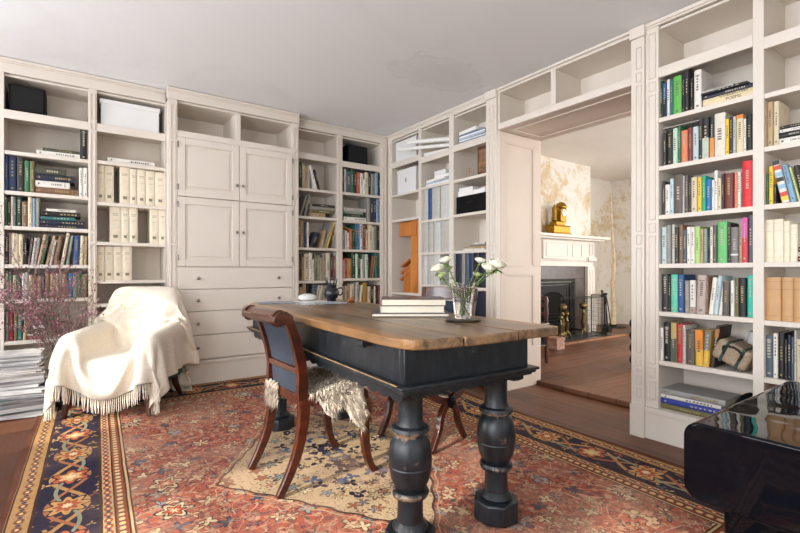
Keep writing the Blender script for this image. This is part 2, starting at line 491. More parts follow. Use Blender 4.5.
# ------------------------------------------------------------ tall cupboard
YC = 4.25-YB
cb = empty('tall_cupboard', (0, 4.25, 0), 0, label='tall cream built-in cupboard with four panelled doors above drawers', cat='cupboard')
S0, S1 = .636, 1.799; DD = .44
m = MB(); m.box(S0, .706, 0, .025, .27, 2.5045); m.box(S0, .7055, .025, DD, 2.2, 2.5045); m.box(S0, S0+.02, .025, DD, .27, 2.2); fret(m, S0, .706, .3, 2.49)
m.build('side_panel', CR, cb, bev=.0015)
m = MB(); m.box(1.732, S1, 0, .025, .27, 2.5045); m.box(1.7325, S1, .025, DD, 2.2, 2.5045); m.box(S1-.02, S1, .025, DD, .27, 2.2); fret(m, 1.732, S1, .3, 2.49)
m.build('side_panel', CR, cb, bev=.0015)
m = MB(); m.box(.7065, 1.7315, 0, .025, 2.196, 2.25); m.box(.7065, 1.7315, .025, DD-.016, 2.225, 2.2495); m.box(.7065, 1.7315, .025, DD-.016, 2.49, 2.5045)
m.box(1.19, 1.235, 0, DD-.016, 2.2505, 2.4895); m.build('top_cubby', CR, cb, bev=.0015)
m = MB(); m.box(.706, 1.732, DD-.015, DD, .27, 2.5045); m.build('back_panel', CR, cb)
m = MB(); m.box(S0-.01, S1+.002, -.012, .03, 2.505, CE-.006); m.box(S0-.01, S1+.002, -.026, -.012, CE-.026, CE-.006); m.box(S0-.01, S1+.002, -.018, -.012, CE-.04, CE-.026)
m.build('cornice', CR, cb, bev=.002)
g = gz(4.25)+.0006
m = MB(); m.box(S0-.012, S1-.002, -.02, .05, g, .245); m.box(S0-.016, S1-.002, -.035, .05, .245, .2695); m.build('plinth', CR, cb, bev=.004)
for a, b_ in ((.7075, 1.2185), (1.2235, 1.7305)):
    for z0, z1 in ((1.692, 2.193), (1.09, 1.684)):
        d = MB(); d.box(a, b_, .002, .02, z0, z1); k = .06
        d.box(a, a+k, -.01, .002, z0, z1); d.box(b_-k, b_, -.01, .002, z0, z1)
        d.box(a+k, b_-k, -.01, .002, z0, z0+k); d.box(a+k, b_-k, -.01, .002, z1-k, z1)
        q = k+.025
        d.prism([(a+q, z0+q), (b_-q, z0+q), (b_-q, z1-q), (a+q, z1-q)], 0, .007, M=Matrix(((1,0,0,0),(0,0,-1,.002),(0,1,0,0),(0,0,0,1))))
        do = d.build('door', CR, cb, bev=.003)
        kx = b_-.025 if a < 1 else a+.025
        kz = 1.826 if z0 > 1.5 else 1.40
        kb = MB(); kb.lathe([(.006, 0), (.005, .012), (.011, .018), (.013, .025), (.008, .03), (0, .031)], 14, M=Matrix.Translation((kx, -.01, kz)) @ Matrix.Rotation(R(90), 4, 'X'))
        kb.build('knob', M['nickel'], do)
        hx = a if a < 1 else b_
        for hz in (z0+.05, z1-.09): MB().box(hx-.006, hx+.006, -.0165, -.0101, hz, hz+.05).build('hinge', M['nickel'], do, bev=.002)
for z0, z1 in ((.893, 1.08), (.70, .887), (.492, .694), (.28, .486)):
    d = MB(); d.box(.7075, 1.7305, -.008, .018, z0, z1); do = d.build('drawer', CR, cb, bev=.004)
    for kx in (.865, 1.585):
        kb = MB(); kb.lathe([(.007, 0), (.005, .012), (.012, .018), (.014, .026), (.008, .031), (0, .032)], 14, M=Matrix.Translation((kx, -.008, (z0+z1)/2)) @ Matrix.Rotation(R(90), 4, 'X'))
        kb.build('knob', M['nickel'], do)
MB().box(.7065, 1.7315, .019, .026, .271, 2.195).build('frame_panel', CR, cb)
BOOKS = [
 ('a2','B',1.927,[(.030,.045,.255,'k',0)],[(-0.240,.268,.037,'w'),(-0.203,.231,.024,'dkol')]),
 ('a3','B',1.637,[(-0.422,.019,.280,'b',0),(-0.401,.045,.260,'db',0),(-0.352,.040,.255,'dk',0),(-0.310,.031,.236,'g',0),(-0.277,.028,.236,'ol',0),(.023,.025,.225,'w',0),(.050,.027,.229,'w',0)],[(-0.246,.263,.050,'br'),(-0.246,.209,.049,'w'),(-0.246,.240,.047,'nv'),(-0.246,.187,.052,'dkol')]),
 ('a4','B',1.38,[(-0.420,.012,.214,'g',0),(-0.407,.020,.211,'k',0),(-0.386,.017,.218,'cr',0),(-0.369,.012,.215,'sl',0),(-0.356,.032,.218,'dg',0),(-0.324,.034,.183,'br',0),(-0.289,.026,.223,'cr',0),(-0.262,.018,.215,'lb',0),(-0.243,.022,.220,'gr',0)],[(-0.220,.280,.024,'nv'),(-0.220,.278,.034,'nv'),(-0.216,.215,.028,'tl'),(-0.201,.233,.036,'k'),(-0.182,.185,.021,'w')]),
 ('a5','B',1.098,[(-0.419,.021,.237,'k',0),(-0.396,.011,.226,'gr',0),(-0.384,.041,.226,'cr',0),(-0.341,.024,.222,'cr',0),(-0.315,.022,.204,'k',0),(-0.292,.016,.202,'dk',6),(-0.275,.018,.202,'lgr',7),(-0.256,.018,.202,'gr',7),(-0.237,.021,.229,'tan',10),(-0.215,.018,.224,'dg',10),(-0.189,.022,.223,'tan',12),(-0.163,.015,.192,'lgr',10),(-0.139,.027,.223,'br',9),(-0.095,.022,.247,'cr',9),(-0.060,.017,.226,'sg',8),(-0.015,.034,.226,'b',2),(.025,.025,.230,'cr',2),(.053,.018,.224,'tan',2)],[]),
 ('a6','B',0.84,[(-0.418,.016,.191,'cr',0),(-0.401,.023,.200,'tl',0),(-0.377,.020,.179,'cr',0),(-0.356,.031,.191,'dg',0),(-0.323,.017,.191,'w',0),(-0.305,.018,.197,'lgr',0),(-0.286,.022,.178,'cr',0),(-0.263,.030,.166,'br',0),(-0.233,.022,.172,'tan',0),(-0.210,.021,.191,'dk',0),(-0.188,.030,.201,'br',0),(-0.156,.032,.184,'tan',0),(-0.122,.019,.190,'pk',0),(-0.101,.048,.203,'br',0),(-0.051,.035,.190,'bb',0),(-0.014,.024,.190,'sg',0),(.012,.025,.195,'g',0),(.038,.036,.183,'ol',0)],[]),
 ('a7','B',0.535,[(-0.418,.019,.219,'gr',0),(-0.398,.027,.218,'cm',0),(-0.370,.021,.210,'ol',0),(-0.348,.026,.215,'tl',0),(-0.320,.021,.211,'tan',4)],[(-0.295,.110,.027,'dr'),(-0.295,.113,.020,'w'),(-0.292,.104,.030,'dg'),(-0.295,.109,.022,'w'),(-0.289,.105,.025,'gr'),(-0.288,.090,.027,'dr'),(-0.282,.080,.025,'k')]),
 ('b2','B',1.937,[],[(.210,.340,.039,'w')]),
 ('b3','B',1.604,[(.139,.051,.302,'V',0),(.192,.065,.301,'V',0),(.298,.073,.308,'V',0),(.372,.049,.299,'V',0),(.424,.063,.301,'V',0),(.489,.067,.297,'V',0),(.558,.074,.295,'V',0)],[]),
 ('b4','B',1.284,[(.228,.080,.291,'V',0),(.310,.055,.293,'V',0),(.367,.059,.293,'V',0),(.518,.067,.293,'V',0),(.586,.055,.295,'V',0)],[]),
 ('b5','B',0.975,[(.139,.052,.273,'V',0),(.193,.062,.275,'V',0),(.256,.060,.277,'V',0),(.317,.067,.279,'V',0)],[]),
 ('b6','B',0.787,[],[]),
 ('c2','B',1.9,[(1.832,.023,.254,'dk',0),(1.857,.035,.271,'dg',0),(1.894,.024,.242,'cr',0),(1.919,.034,.226,'tan',0),(1.956,.023,.226,'lgr',0),(2.038,.028,.255,'w',-16),(2.074,.022,.212,'k',-15)],[]),
 ('c3','B',1.614,[(1.830,.039,.219,'br',0),(1.866,.020,.230,'gr',17),(1.889,.020,.230,'k',15),(1.912,.023,.233,'gr',13)],[(1.991,.161,.041,'tan'),(1.995,.250,.035,'ol'),(1.988,.291,.035,'gr'),(2.005,.256,.025,'dk')]),
 ('c4','B',1.291,[(1.844,.030,.276,'br',0),(1.876,.035,.278,'tan',0),(1.915,.028,.267,'db',0),(1.944,.025,.262,'w',0),(1.973,.059,.160,'nv',22),(2.101,.027,.188,'tan',13),(2.131,.026,.282,'gr',19),(2.160,.023,.284,'y',18),(2.250,.026,.134,'gr',0)],[]),
 ('c5','B',0.949,[(1.830,.035,.263,'go',0),(1.866,.020,.273,'dk',0),(1.889,.025,.244,'tan',0),(1.915,.052,.278,'cr',0),(1.970,.035,.289,'w',0),(2.007,.019,.219,'w',0),(2.028,.035,.274,'ol',0),(2.065,.028,.267,'sg',0),(2.096,.027,.240,'tan',0),(2.125,.029,.282,'gr',0),(2.160,.048,.293,'cr',0),(2.211,.034,.277,'dk',0),(2.246,.027,.261,'dr',0)],[]),
 ('c6','B',0.62,[(1.832,.030,.285,'gr',0),(1.864,.037,.264,'tan',0),(1.904,.040,.297,'tan',-1),(1.950,.029,.283,'k',0),(1.982,.050,.283,'sl',6),(2.032,.024,.278,'lgr',9),(2.059,.027,.278,'cr',9),(2.089,.024,.275,'gr',9),(2.119,.027,.275,'tan',8),(2.186,.043,.278,'dk',0),(2.232,.038,.271,'tan',0)],[]),
 ('d2','B',1.906,[(2.356,.022,.264,'k',0),(2.380,.024,.257,'lgr',0),(2.406,.057,.234,'sl',0),(2.466,.033,.264,'g',0),(2.501,.035,.254,'k',0),(2.539,.040,.237,'or',0),(2.581,.041,.235,'w',0),(2.623,.023,.167,'w',0),(2.647,.043,.251,'cr',0),(2.692,.030,.278,'k',0),(2.723,.027,.245,'gr',0),(2.751,.028,.246,'sg',0),(2.781,.032,.253,'lb',0),(2.815,.046,.264,'k',0)],[]),
 ('d3','B',1.602,[(2.349,.018,.282,'g',0),(2.671,.035,.277,'gr',0),(2.709,.042,.273,'dk',0),(2.755,.039,.270,'db',0),(2.795,.027,.259,'lb',0),(2.824,.036,.251,'br',0)],[(2.372,.286,.040,'w'),(2.375,.276,.034,'dg'),(2.378,.242,.028,'sg'),(2.372,.292,.037,'lgr')]),
 ('d4','B',1.286,[(2.352,.037,.215,'gr',0),(2.391,.028,.203,'lgr',0),(2.420,.026,.183,'w',0),(2.448,.026,.220,'or',0),(2.476,.041,.221,'dg',0),(2.519,.027,.279,'tl',0),(2.547,.025,.283,'bb',0),(2.574,.042,.304,'w',0),(2.618,.034,.307,'dr',0),(2.654,.031,.223,'cr',0),(2.689,.054,.289,'cr',0),(2.744,.018,.265,'lgr',0),(2.764,.035,.281,'sg',0),(2.802,.034,.276,'k',0),(2.838,.022,.165,'pk',0)],[]),
 ('d5','B',0.97,[(2.359,.030,.203,'pk',0),(2.391,.028,.220,'r',0),(2.420,.049,.214,'go',0),(2.473,.048,.284,'dg',0),(2.522,.032,.270,'mt',0),(2.557,.032,.249,'dg',0),(2.591,.025,.213,'w',0),(2.618,.026,.253,'sg',0),(2.646,.037,.266,'mt',0),(2.685,.019,.244,'k',0),(2.706,.028,.252,'br',9),(2.737,.025,.252,'br',7),(2.779,.034,.291,'tl',0),(2.815,.048,.262,'dg',0)],[]),
 ('d6','B',0.64,[(2.352,.033,.241,'lgr',0),(2.388,.060,.248,'tan',0),(2.453,.051,.268,'cr',0),(2.507,.040,.283,'lgr',5),(2.574,.029,.252,'cr',4),(2.620,.055,.273,'go',0),(2.680,.040,.235,'cr',0),(2.723,.039,.249,'dk',0),(2.764,.021,.237,'cr',0),(2.787,.033,.233,'k',0),(2.822,.038,.247,'dr',0)],[]),
 ('g2','R',1.994,[(-1.368,.021,.232,'dg',0),(-1.346,.019,.213,'bl2',0),(-1.326,.018,.230,'w',0),(-1.308,.018,.225,'tl',0),(-1.288,.046,.232,'LG',0),(-1.241,.018,.240,'k',0),(-1.222,.020,.261,'dk',0),(-1.194,.016,.193,'k',0),(-1.175,.038,.231,'w',0)],[(-1.128,.240,.047,'T'),(-1.134,.242,.022,'nv'),(-1.134,.222,.013,'k'),(-1.134,.156,.013,'lgr')]),
 ('g3','R',1.696,[(-1.343,.017,.201,'dk',0),(-1.324,.034,.219,'k',0),(-1.288,.027,.216,'mt',0),(-1.261,.016,.225,'g',0),(-1.244,.035,.193,'sm',0),(-1.208,.025,.202,'dr',0),(-1.182,.030,.200,'pb',0),(-1.151,.022,.234,'dk',0),(-1.127,.033,.239,'k2',0),(-1.093,.023,.228,'o2',0),(-1.069,.053,.244,'w2',0),(-1.015,.017,.201,'y',0),(-0.997,.019,.207,'dk',0),(-0.977,.013,.204,'lgr',0),(-0.963,.031,.209,'cr2',0),(-0.931,.012,.181,'w',0),(-0.918,.029,.198,'k',0)],[]),
 ('g4','R',1.395,[(-1.349,.013,.208,'dk',0),(-1.336,.028,.185,'w',0),(-1.307,.021,.217,'pb',0),(-1.284,.050,.237,'tp',0),(-1.234,.010,.223,'lgr',0),(-1.223,.020,.223,'tp',0),(-1.202,.014,.216,'dk',0),(-1.187,.030,.205,'cr',0),(-1.155,.023,.200,'y',0),(-1.130,.021,.203,'EM',0),(-1.109,.026,.181,'bb',0),(-1.082,.012,.173,'w',0),(-1.069,.018,.224,'w',0),(-1.051,.018,.177,'cr',0),(-1.032,.012,.198,'dk',0),(-1.018,.043,.198,'mb',0),(-0.973,.015,.197,'sm',0),(-0.958,.015,.196,'w',0),(-0.942,.007,.189,'tl',0),(-0.935,.047,.250,'RD',0)],[]),
 ('g5','R',1.095,[(-1.355,.028,.225,'pb',0),(-1.326,.028,.235,'gr',0),(-1.298,.018,.237,'lgr',0),(-1.279,.022,.218,'dk',0),(-1.256,.024,.233,'br',0),(-1.231,.018,.200,'sl',0),(-1.212,.021,.216,'w',0),(-1.190,.021,.214,'w',0),(-1.169,.027,.215,'lg',0),(-1.140,.017,.197,'tan',0),(-1.122,.019,.198,'sg',0),(-1.102,.011,.206,'k',0),(-1.090,.014,.205,'w',0),(-1.075,.020,.215,'tp',0),(-1.054,.048,.230,'LG2',0),(-1.006,.017,.220,'dk',0),(-0.989,.036,.197,'gr2',0),(-0.952,.015,.208,'tan',0),(-0.936,.027,.243,'PR',0),(-0.908,.020,.254,'sl',0)],[]),
 ('g6','R',0.8,[(-1.355,.038,.230,'dk',0),(-1.317,.014,.218,'k',0),(-1.301,.037,.228,'MT',0),(-1.263,.034,.227,'b',0),(-1.224,.025,.192,'gr',0),(-1.196,.031,.195,'w3',0),(-1.164,.048,.225,'pg',2),(-1.113,.012,.213,'br',1),(-1.100,.024,.212,'w',6),(-1.074,.020,.221,'pb',6),(-1.051,.020,.194,'w',7),(-1.030,.033,.192,'tp',1),(-0.989,.017,.196,'w',0),(-0.969,.017,.211,'ol',0),(-0.951,.034,.211,'k',0),(-0.915,.027,.226,'TQ',0)],[]),
 ('g7','R',0.497,[(-1.360,.017,.201,'w',0),(-1.341,.037,.236,'k',0),(-1.301,.032,.238,'t2',0),(-1.267,.033,.234,'r',0),(-1.234,.018,.228,'lgr',0),(-1.215,.046,.203,'tp',0),(-1.169,.040,.208,'oy',0),(-1.127,.030,.210,'gy',4),(-1.095,.021,.241,'dbr',8)],[]),
 ('g8','R',0.2,[],[(-1.360,.286,.031,'ol'),(-1.365,.380,.033,'b2'),(-1.360,.322,.023,'w'),(-1.367,.354,.033,'sv')]),
 ('h3','R',1.699,[(-0.836,.010,.233,'tan',0),(-0.826,.025,.234,'tan',0),(-0.800,.023,.231,'cr',0)],[(-0.774,.100,.032,'w'),(-0.776,.102,.028,'k'),(-0.774,.100,.018,'w'),(-0.772,.098,.016,'k')]),
 ('h4','R',1.397,[(-0.831,.010,.163,'g',0),(-0.817,.019,.198,'y',0),(-0.798,.011,.103,'k',0),(-0.765,.033,.226,'MC',-11),(-0.727,.023,.196,'lb',-11),(-0.699,.009,.184,'yg',-12),(-0.687,.020,.187,'dk',-10)],[]),
 ('h5','R',1.097,[(-0.835,.034,.221,'iv',0),(-0.800,.040,.221,'iv',0),(-0.759,.026,.208,'iv',0),(-0.731,.029,.188,'iv',0)],[(-0.700,.043,.025,'mb'),(-0.700,.043,.022,'w'),(-0.700,.043,.025,'mb')]),
 ('h6','R',0.792,[(-0.832,.064,.224,'lt',0),(-0.767,.048,.225,'lt',0),(-0.717,.045,.225,'lt',0)],[]),
 ('h7','R',0.493,[(-0.838,.037,.220,'sl',0),(-0.800,.020,.232,'w',0),(-0.780,.026,.238,'k',0),(-0.752,.010,.207,'dk',0),(-0.740,.013,.231,'nv',0),(-0.726,.011,.222,'sl',0),(-0.715,.008,.257,'lgr',0),(-0.706,.032,.213,'cr',0)],[]),
 ('f3','R',1.574,[(-3.726,.071,.336,'lgr',0),(-3.651,.058,.332,'b',0),(-3.585,.119,.338,'lgr',0),(-3.459,.128,.341,'gw',0)],[]),
 ('f4','R',1.241,[(-3.726,.082,.331,'lgr',0),(-3.636,.069,.323,'lgr',0),(-3.560,.101,.325,'gw',0),(-3.448,.120,.326,'lgr',0)],[]),
 ('f5','R',0.915,[(-3.726,.064,.309,'gw',0),(-3.655,.088,.307,'lgr',0),(-3.560,.101,.304,'gw',0)],[]),
 ('i5','R',0.9,[(-3.249,.097,.322,'nv',0),(-3.148,.043,.328,'gr',0),(-3.100,.046,.332,'sl',0),(-3.050,.058,.324,'db',0),(-2.988,.065,.328,'k',0),(-2.916,.086,.320,'nv',0)],[]),
 ('i6','R',0.6,[(-3.249,.140,.247,'nv',0),(-3.100,.132,.252,'nv',0),(-2.960,.130,.258,'nv',0)],[]),
 ('i4','R',1.242,[],[(-3.130,.273,.015,'w'),(-3.109,.268,.018,'tan'),(-3.025,.184,.015,'gr'),(-2.992,.135,.014,'w')]),
]
# ------------------------------------------------------------ books
PAL = {'k':('#171717','black'),'dk':('#2e2c2c','charcoal'),'b':('#2b4f86','blue'),'db':('#223257','dark blue'),'nv':('#1b2236','navy'),'bb':('#2a6ea8','bright blue'),
 'lb':('#7fa6c4','light blue'),'pb':('#b9cdd2','pale blue'),'sl':('#4b5964','slate grey'),'g':('#2f6b46','green'),'dg':('#1f3f2c','dark green'),'LG':('#5fb04c','grass green'),
 'LG2':('#62b96c','bright green'),'lg':('#a9d07a','lime green'),'w':('#e2ded6','white'),'cr':('#d2c5a8','cream'),'tan':('#b39a77','tan'),'br':('#7a5a42','brown'),
 'r':('#b9323a','red'),'dr':('#7a3a38','maroon'),'cm':('#8e1f38','crimson'),'or':('#b05a34','rust orange'),'go':('#a8813a','ochre'),'y':('#e3bf3a','yellow'),
 'ol':('#6b6440','olive'),'dkol':('#45473a','dark olive'),'gr':('#8c8983','grey'),'lgr':('#bdbab3','pale grey'),'tl':('#2c6b68','teal'),'pk':('#c0a29a','dusty pink'),
 'sg':('#7f9184','sage green'),'mt':('#bcd3bd','pale mint'),'V':('#e4d8c2','beige'),'bl2':('#2a5a92','blue and black'),'T':('#dfcda6','cream'),
 'sm':('#d97b58','salmon orange'),'k2':('#222222','black-and-green'),'o2':('#222222','black-and-orange'),'w2':('#dcd6c8','white illustrated'),'cr2':('#ddd0a8','orange-topped cream'),
 'tp':('#5b524c','taupe'),'EM':('#1fa37a','emerald'),'mb':('#6b2a22','maroon brown'),'RD':('#d8242c','bright red'),'gr2':('#777370','white-banded grey'),
 'PR':('#d0404a','pink and red'),'MT':('#5cc2a0','mint green'),'w3':('#dcd6cf','white and taupe'),'pg':('#b5a39c','pinkish grey'),'TQ':('#2fc0a8','turquoise'),
 't2':('#c0a36a','tan and green'),'oy':('#e0b347','orange and yellow'),'gy':('#e2b54e','grey and yellow'),'dbr':('#3a2a22','dark brown'),
 'b2':('#2d3f96','royal blue'),'sv':('#9a9c9a','silver grey'),'MC':('#e4ded2','multicoloured white'),'yg':('#c8cf86','yellow-green'),'iv':('#e8dfc8','ivory'),'lt':('#c49a6a','tan leather'),'gw':('#c9cac8','off-white')}
TWO = {'bl2':('#161616',0,.55),'k2':('#b9c3b4',0,.5),'o2':('#d98a3a',0,.5),'cr2':('#e0802c',.9,1),'gr2':('#d8d8d4',.2,.25),'PR':('#c94f9a',.55,1),'w3':('#a08d80',0,.2),
 't2':('#566055',0,.6),'oy':('#e08a2e',.45,1),'gy':('#6d7470',.45,1),'dbr':('#a5714a',.72,.93),'k':None}
def bmat(code): return plain('cover_'+PAL[code][1].replace(' ', '_'), PAL[code][0], .5, 0, .045, 25)
INKL = plain('pale_lettering', '#b3ab98', .6, 0, 0); INKD = plain('dark_lettering', '#6a6058', .6, 0, 0); INKG = plain('gold_lettering', '#9a8a5c', .5, .2, 0)
TWOM = {k: plain('band_%s' % PAL[k][1].replace(' ', '_'), v[0], .5, 0, .05) for k, v in TWO.items() if v}
ORD = ['first','second','third','fourth','fifth','sixth','seventh','eighth','ninth','tenth','eleventh','twelfth','thirteenth','fourteenth','fifteenth','sixteenth','seventeenth','eighteenth','nineteenth','twentieth','twenty-first']
KEY = {'a':'far-left bay','b':'bay left of tall cupboard','c':'bay right of tall cupboard','d':'bay left of room corner','g':'bay right of doorway','h':'bay at right edge','f':'middle bay of corner bookcase','i':'bay left of doorway'}
ROW = {'2':'second row down','3':'third row down','4':'fourth row down','5':'fifth row down','6':'sixth row down','7':'seventh row down','8':'bottom row'}
GRP = {'a':'books in the far-left bay','b':'volumes left of the tall cupboard','c':'books right of the tall cupboard','d':'books left of the room corner','g':'books right of the doorway','h':'books in the rightmost bay','f':'files in the corner bookcase','i':'albums left of the doorway'}
def swap(mb, t):   # upright -> lying, spine still facing out
    mb.v = [(z, y, x) for x, y, z in mb.v]; mb.f = [tuple(reversed(f)) for f in mb.f]; return mb
def book(t, h, dep, code, lying=False, style=None, name='book'):
    """returns cover mesh builder, pages builder; x thickness, y depth (spine at 0), z height"""
    c = .0028 if t > .012 else .0015
    r = min(t*.3, .006)
    out = [(0, dep), (0, r)] + [(t/2-t/2*math.cos(a), r-r*math.sin(a)*1.0) for a in (R(35), R(65))] + [(t*.5, 0)] + [(t/2+t/2*math.cos(a), r-r*math.sin(a)) for a in (R(65), R(35))] + [(t, r), (t, dep)]
    inn = [(t-c, dep), (t-c, c+r), (c, c+r), (c, dep)]
    n = len(out); poly = out+inn
    mb = MB()
    # walls of the U, then its end caps as quads
    N = len(poly); vs = [(x,y,0) for x,y in poly]+[(x,y,h) for x,y in poly]; fs = []
    for i in range(N): j = (i+1) % N; fs.append((j, i, N+i, N+j) if False else (i, j, N+j, N+i))
    a, b_, c2, d2 = n, n+1, n+2, n+3          # inner corners: right-back, right-front, left-front, left-back

    sp = tuple(range(1, n-1))                 # spine arc from left r to right r
    caps = [(d2, c2, 1, 0), (c2, b_)+tuple(reversed(sp)), (b_, a, n-1, n-2)]
    for q in caps: fs.append(q); fs.append(tuple(N+i for i in reversed(q)))
    mb.add(vs, fs, 0)
    rnd = random.random(); yy = -.0006
    if code in TWO and TWO[code]:
        z0, z1 = TWO[code][1]*h, TWO[code][2]*h
        mb.box(.0006, t-.0006, yy+.0002, r, z0+.0004, z1-.0004, 1)
    if code == 'V':
        mb.box(t*.3, t*.7, yy, .003, h*.13, h*.21, 2); mb.box(t*.25, t*.75, yy, .003, h*.80, h*.815, 2); mb.box(t*.25, t*.75, yy, .003, h*.76, h*.77, 2)
        mb.box(t*.3, t*.7, yy, .003, h*.62, h*.625, 2)
    elif code in ('lt', 'iv'):
        for q in (.1, .72, .9): mb.box(.003, t-.003, yy, .003, h*q, h*q+.0025, 2)
    elif code == 'MC':
        for q, mi in ((.05,4),(.15,5),(.33,6),(.5,3),(.62,6),(.78,5),(.9,3)): mb.box(.002, t-.001, yy, .003, h*q, h*(q+.1), mi)
    elif name not in ('box_file', 'album') and code != 'T':
        # a line of title marks and a publisher's device
        a0 = .35+.15*rnd; ln = .3+.2*random.random(); wv = t*(.22+.15*random.random())
        nn = random.randint(5, 9); zz = h*a0
        for q in range(nn):
            l = h*ln/nn*(.45+.5*random.random())
            mb.box(t/2-wv/2, t/2+wv/2, yy, .003, zz, zz+l*.8, 2); zz += h*ln/nn
        if rnd > .4: mb.box(t*.35, t*.65, yy, .003, h*.07, h*.07+min(t*.4, .01), 2)
        if t > .03 and rnd > .5: mb.box(t*.2, t*.8, yy, .003, h*.85, h*.85+.004, 2)
    pg = MB(); pg.box(c+.0003, t-c-.0003, c+r+.0003, dep-.004, .003, h-.003)
    if lying: swap(mb, t); swap(pg, t)
    return mb, pg
dark = {'w','cr','tan','V','T','w2','cr2','w3','pg','lg','mt','pb','lgr','gw','iv','yg','y','lb','MC','LG','oy'}
mcx = [plain('print_black', '#202020', .5, 0, 0), plain('print_yellow', '#e8c23a', .5, 0, 0), plain('print_red', '#c8402c', .5, 0, 0), plain('print_blue', '#8fb4d0', .5, 0, 0)]
def mats_for(code):
    two = TWOM.get(code, INKD)
    ink = INKD if code in dark else (INKG if random.random() < .35 else INKL)
    if code == 'lt': ink = plain('worn_leather', '#a87f52', .5, 0, .1)
    if code == 'iv': ink = plain('old_vellum', '#d6cbb0', .6, 0, .1)
    if code == 'V': ink = plain('faded_stamp', '#8d8068', .6, 0, .1)
    return [bmat(code), two, ink, mcx[0], mcx[1], mcx[2], mcx[3]]
def kindword(t, h):
    if t < .019: return 'thin'
    if t > .046: return 'thick'
    if h > .262: return 'tall'
    if h < .19: return 'short'
    return 'upright'
NB = 0; BK = {}
def place_books():
    global NB
    for key, fr, z, ups, piles in BOOKS:
        f, rz = FR[fr]; k0 = key[0]
        nm, cat, word = ('book','book','book')
        if k0 == 'f': nm, cat, word = ('box_file','box file','box file')
        if k0 == 'i' and key != 'i4': nm, cat, word = ('album','album','album')
        where = ROW[key[1]]+', '+KEY[k0]
        rr = .0
        for i, (s, t, h, code, lean) in enumerate(ups):
            nxt = ups[i+1][0] if i+1 < len(ups) else 9
            if not lean: t = max(.006, min(t, nxt-s-.0012))
            dep = min(.24, max(.13, h*.72)); 
            if k0 == 'f': dep = .25
            if k0 in 'gh': dep = min(.2, dep)
            y0 = {'B': .02, 'R': .02}[fr]+random.random()*.012
            if k0 == 'b': y0 = .045
            th = R(lean)
            piv = s+t if lean > 0 else s
            if lean: t *= math.cos(th)*.98
            mb, pg = book(t, h, dep, code, name=nm)
            if lean > 0: mb.v = [(x-t, y, q) for x, y, q in mb.v]; pg.v = [(x-t, y, q) for x, y, q in pg.v]
            o = mb.build(nm, mats_for(code), loc=f(piv, y0, z+.0008), rz=rz, ry=th)
            pg.build('page_block', M['page'], o)
            kw = 'leaning' if abs(lean) > 5 else kindword(t, h)
            tag(o, '%s %s %s, %s from left, %s' % (kw, PAL[code][1], word, ORD[i], where), cat, GRP[k0])
            NB += 1; BK[(key, i)] = o
        zz = z+.0008; n = len(piles)
        for i, (s, w_, t, code) in enumerate(piles):
            dep = min(.24, w_*.72) if w_ < .33 else .24
            mb, pg = book(t, w_, dep, code, True)
            o = mb.build(nm, mats_for(code), loc=f(s, .022+.012*random.random(), zz), rz=rz+R(random.uniform(-1.2, 1.2) if 1 < i else 0))
            pg.build('page_block', M['page'], o)
            pos = 'alone' if n == 1 else 'lowest' if i == 0 else 'topmost' if i == n-1 else ORD[i]+' up'
            tag(o, '%s %s flat, %s in pile, %s' % (PAL[code][1], word, pos, where) if n > 1 else '%s %s lying flat alone, %s' % (PAL[code][1], word, where), cat, GRP[k0])
            zz += t+.0008; NB += 1; BK[(key, 'p', i)] = o
place_books()
# lettering on the large cream spine
def text_mesh(name, body, size, mat, parent, loc, rot, ext=.0006):
    cu = bpy.data.curves.new(name, 'FONT'); cu.body = body; cu.size = size; cu.extrude = ext; cu.align_x = 'CENTER'; cu.resolution_u = 3
    t = bpy.data.objects.new(name, cu); COL.objects.link(t)
    bpy.context.view_layer.update()
    me = bpy.data.meshes.new_from_object(t.evaluated_get(bpy.context.evaluated_depsgraph_get()))
    COL.objects.unlink(t); bpy.data.objects.remove(t)
    me.materials.clear(); me.materials.append(mat)
    o = bpy.data.objects.new(name, me); COL.objects.link(o); o.parent = parent; o.location = loc; o.rotation_euler = rot
    return o
bk = BK[('g2', 'p', 0)]
text_mesh('title_lettering', 'COLLECTED\nPOEMS', .024, INKD, bk, (.15, -.0012, .034), (R(90), 0, 0))

# ------------------------------------------------------------ other things on the shelves
def at(fr, s, d, z): return FR[fr][0](s, d, z)
def rzof(fr): return FR[fr][1]
def speaker(fr, s0, s1, z, h, label):
    o = MB(); w_ = s1-s0; o.box(0, w_, 0, .24, 0, h); q = o.build('speaker_box', M['black'], loc=at(fr, s0, .03, z+.0006), rz=rzof(fr), bev=.006)
    g_ = MB(); g_.box(.012, w_-.012, -.006, 0, .012, h-.012); g_.build('front_grille', plain('speaker_cloth', '#0e0e10', .9), q, bev=.003)
    tag(q, label, 'speaker', 'black boxes on the top shelves')
speaker('B', -.40, -.185, 2.228, .2, 'black box on top shelf of far-left bay')
speaker('B', 2.43, 2.68, 2.24, .2, 'black box on top shelf left of the room corner')
# archive box, bay B
q = MB(); q.box(0, .415, 0, .27, 0, .188); bx = q.build('storage_box', M['boxwhite'], loc=at('B', .168, .03, 2.2286), bev=.002)
q = MB(); q.box(-.008, .423, -.008, .278, .178, .212); q.build('lid', M['boxwhite'], bx, bev=.002)
tag(bx, 'large white lidded storage box on top shelf left of tall cupboard', 'box')
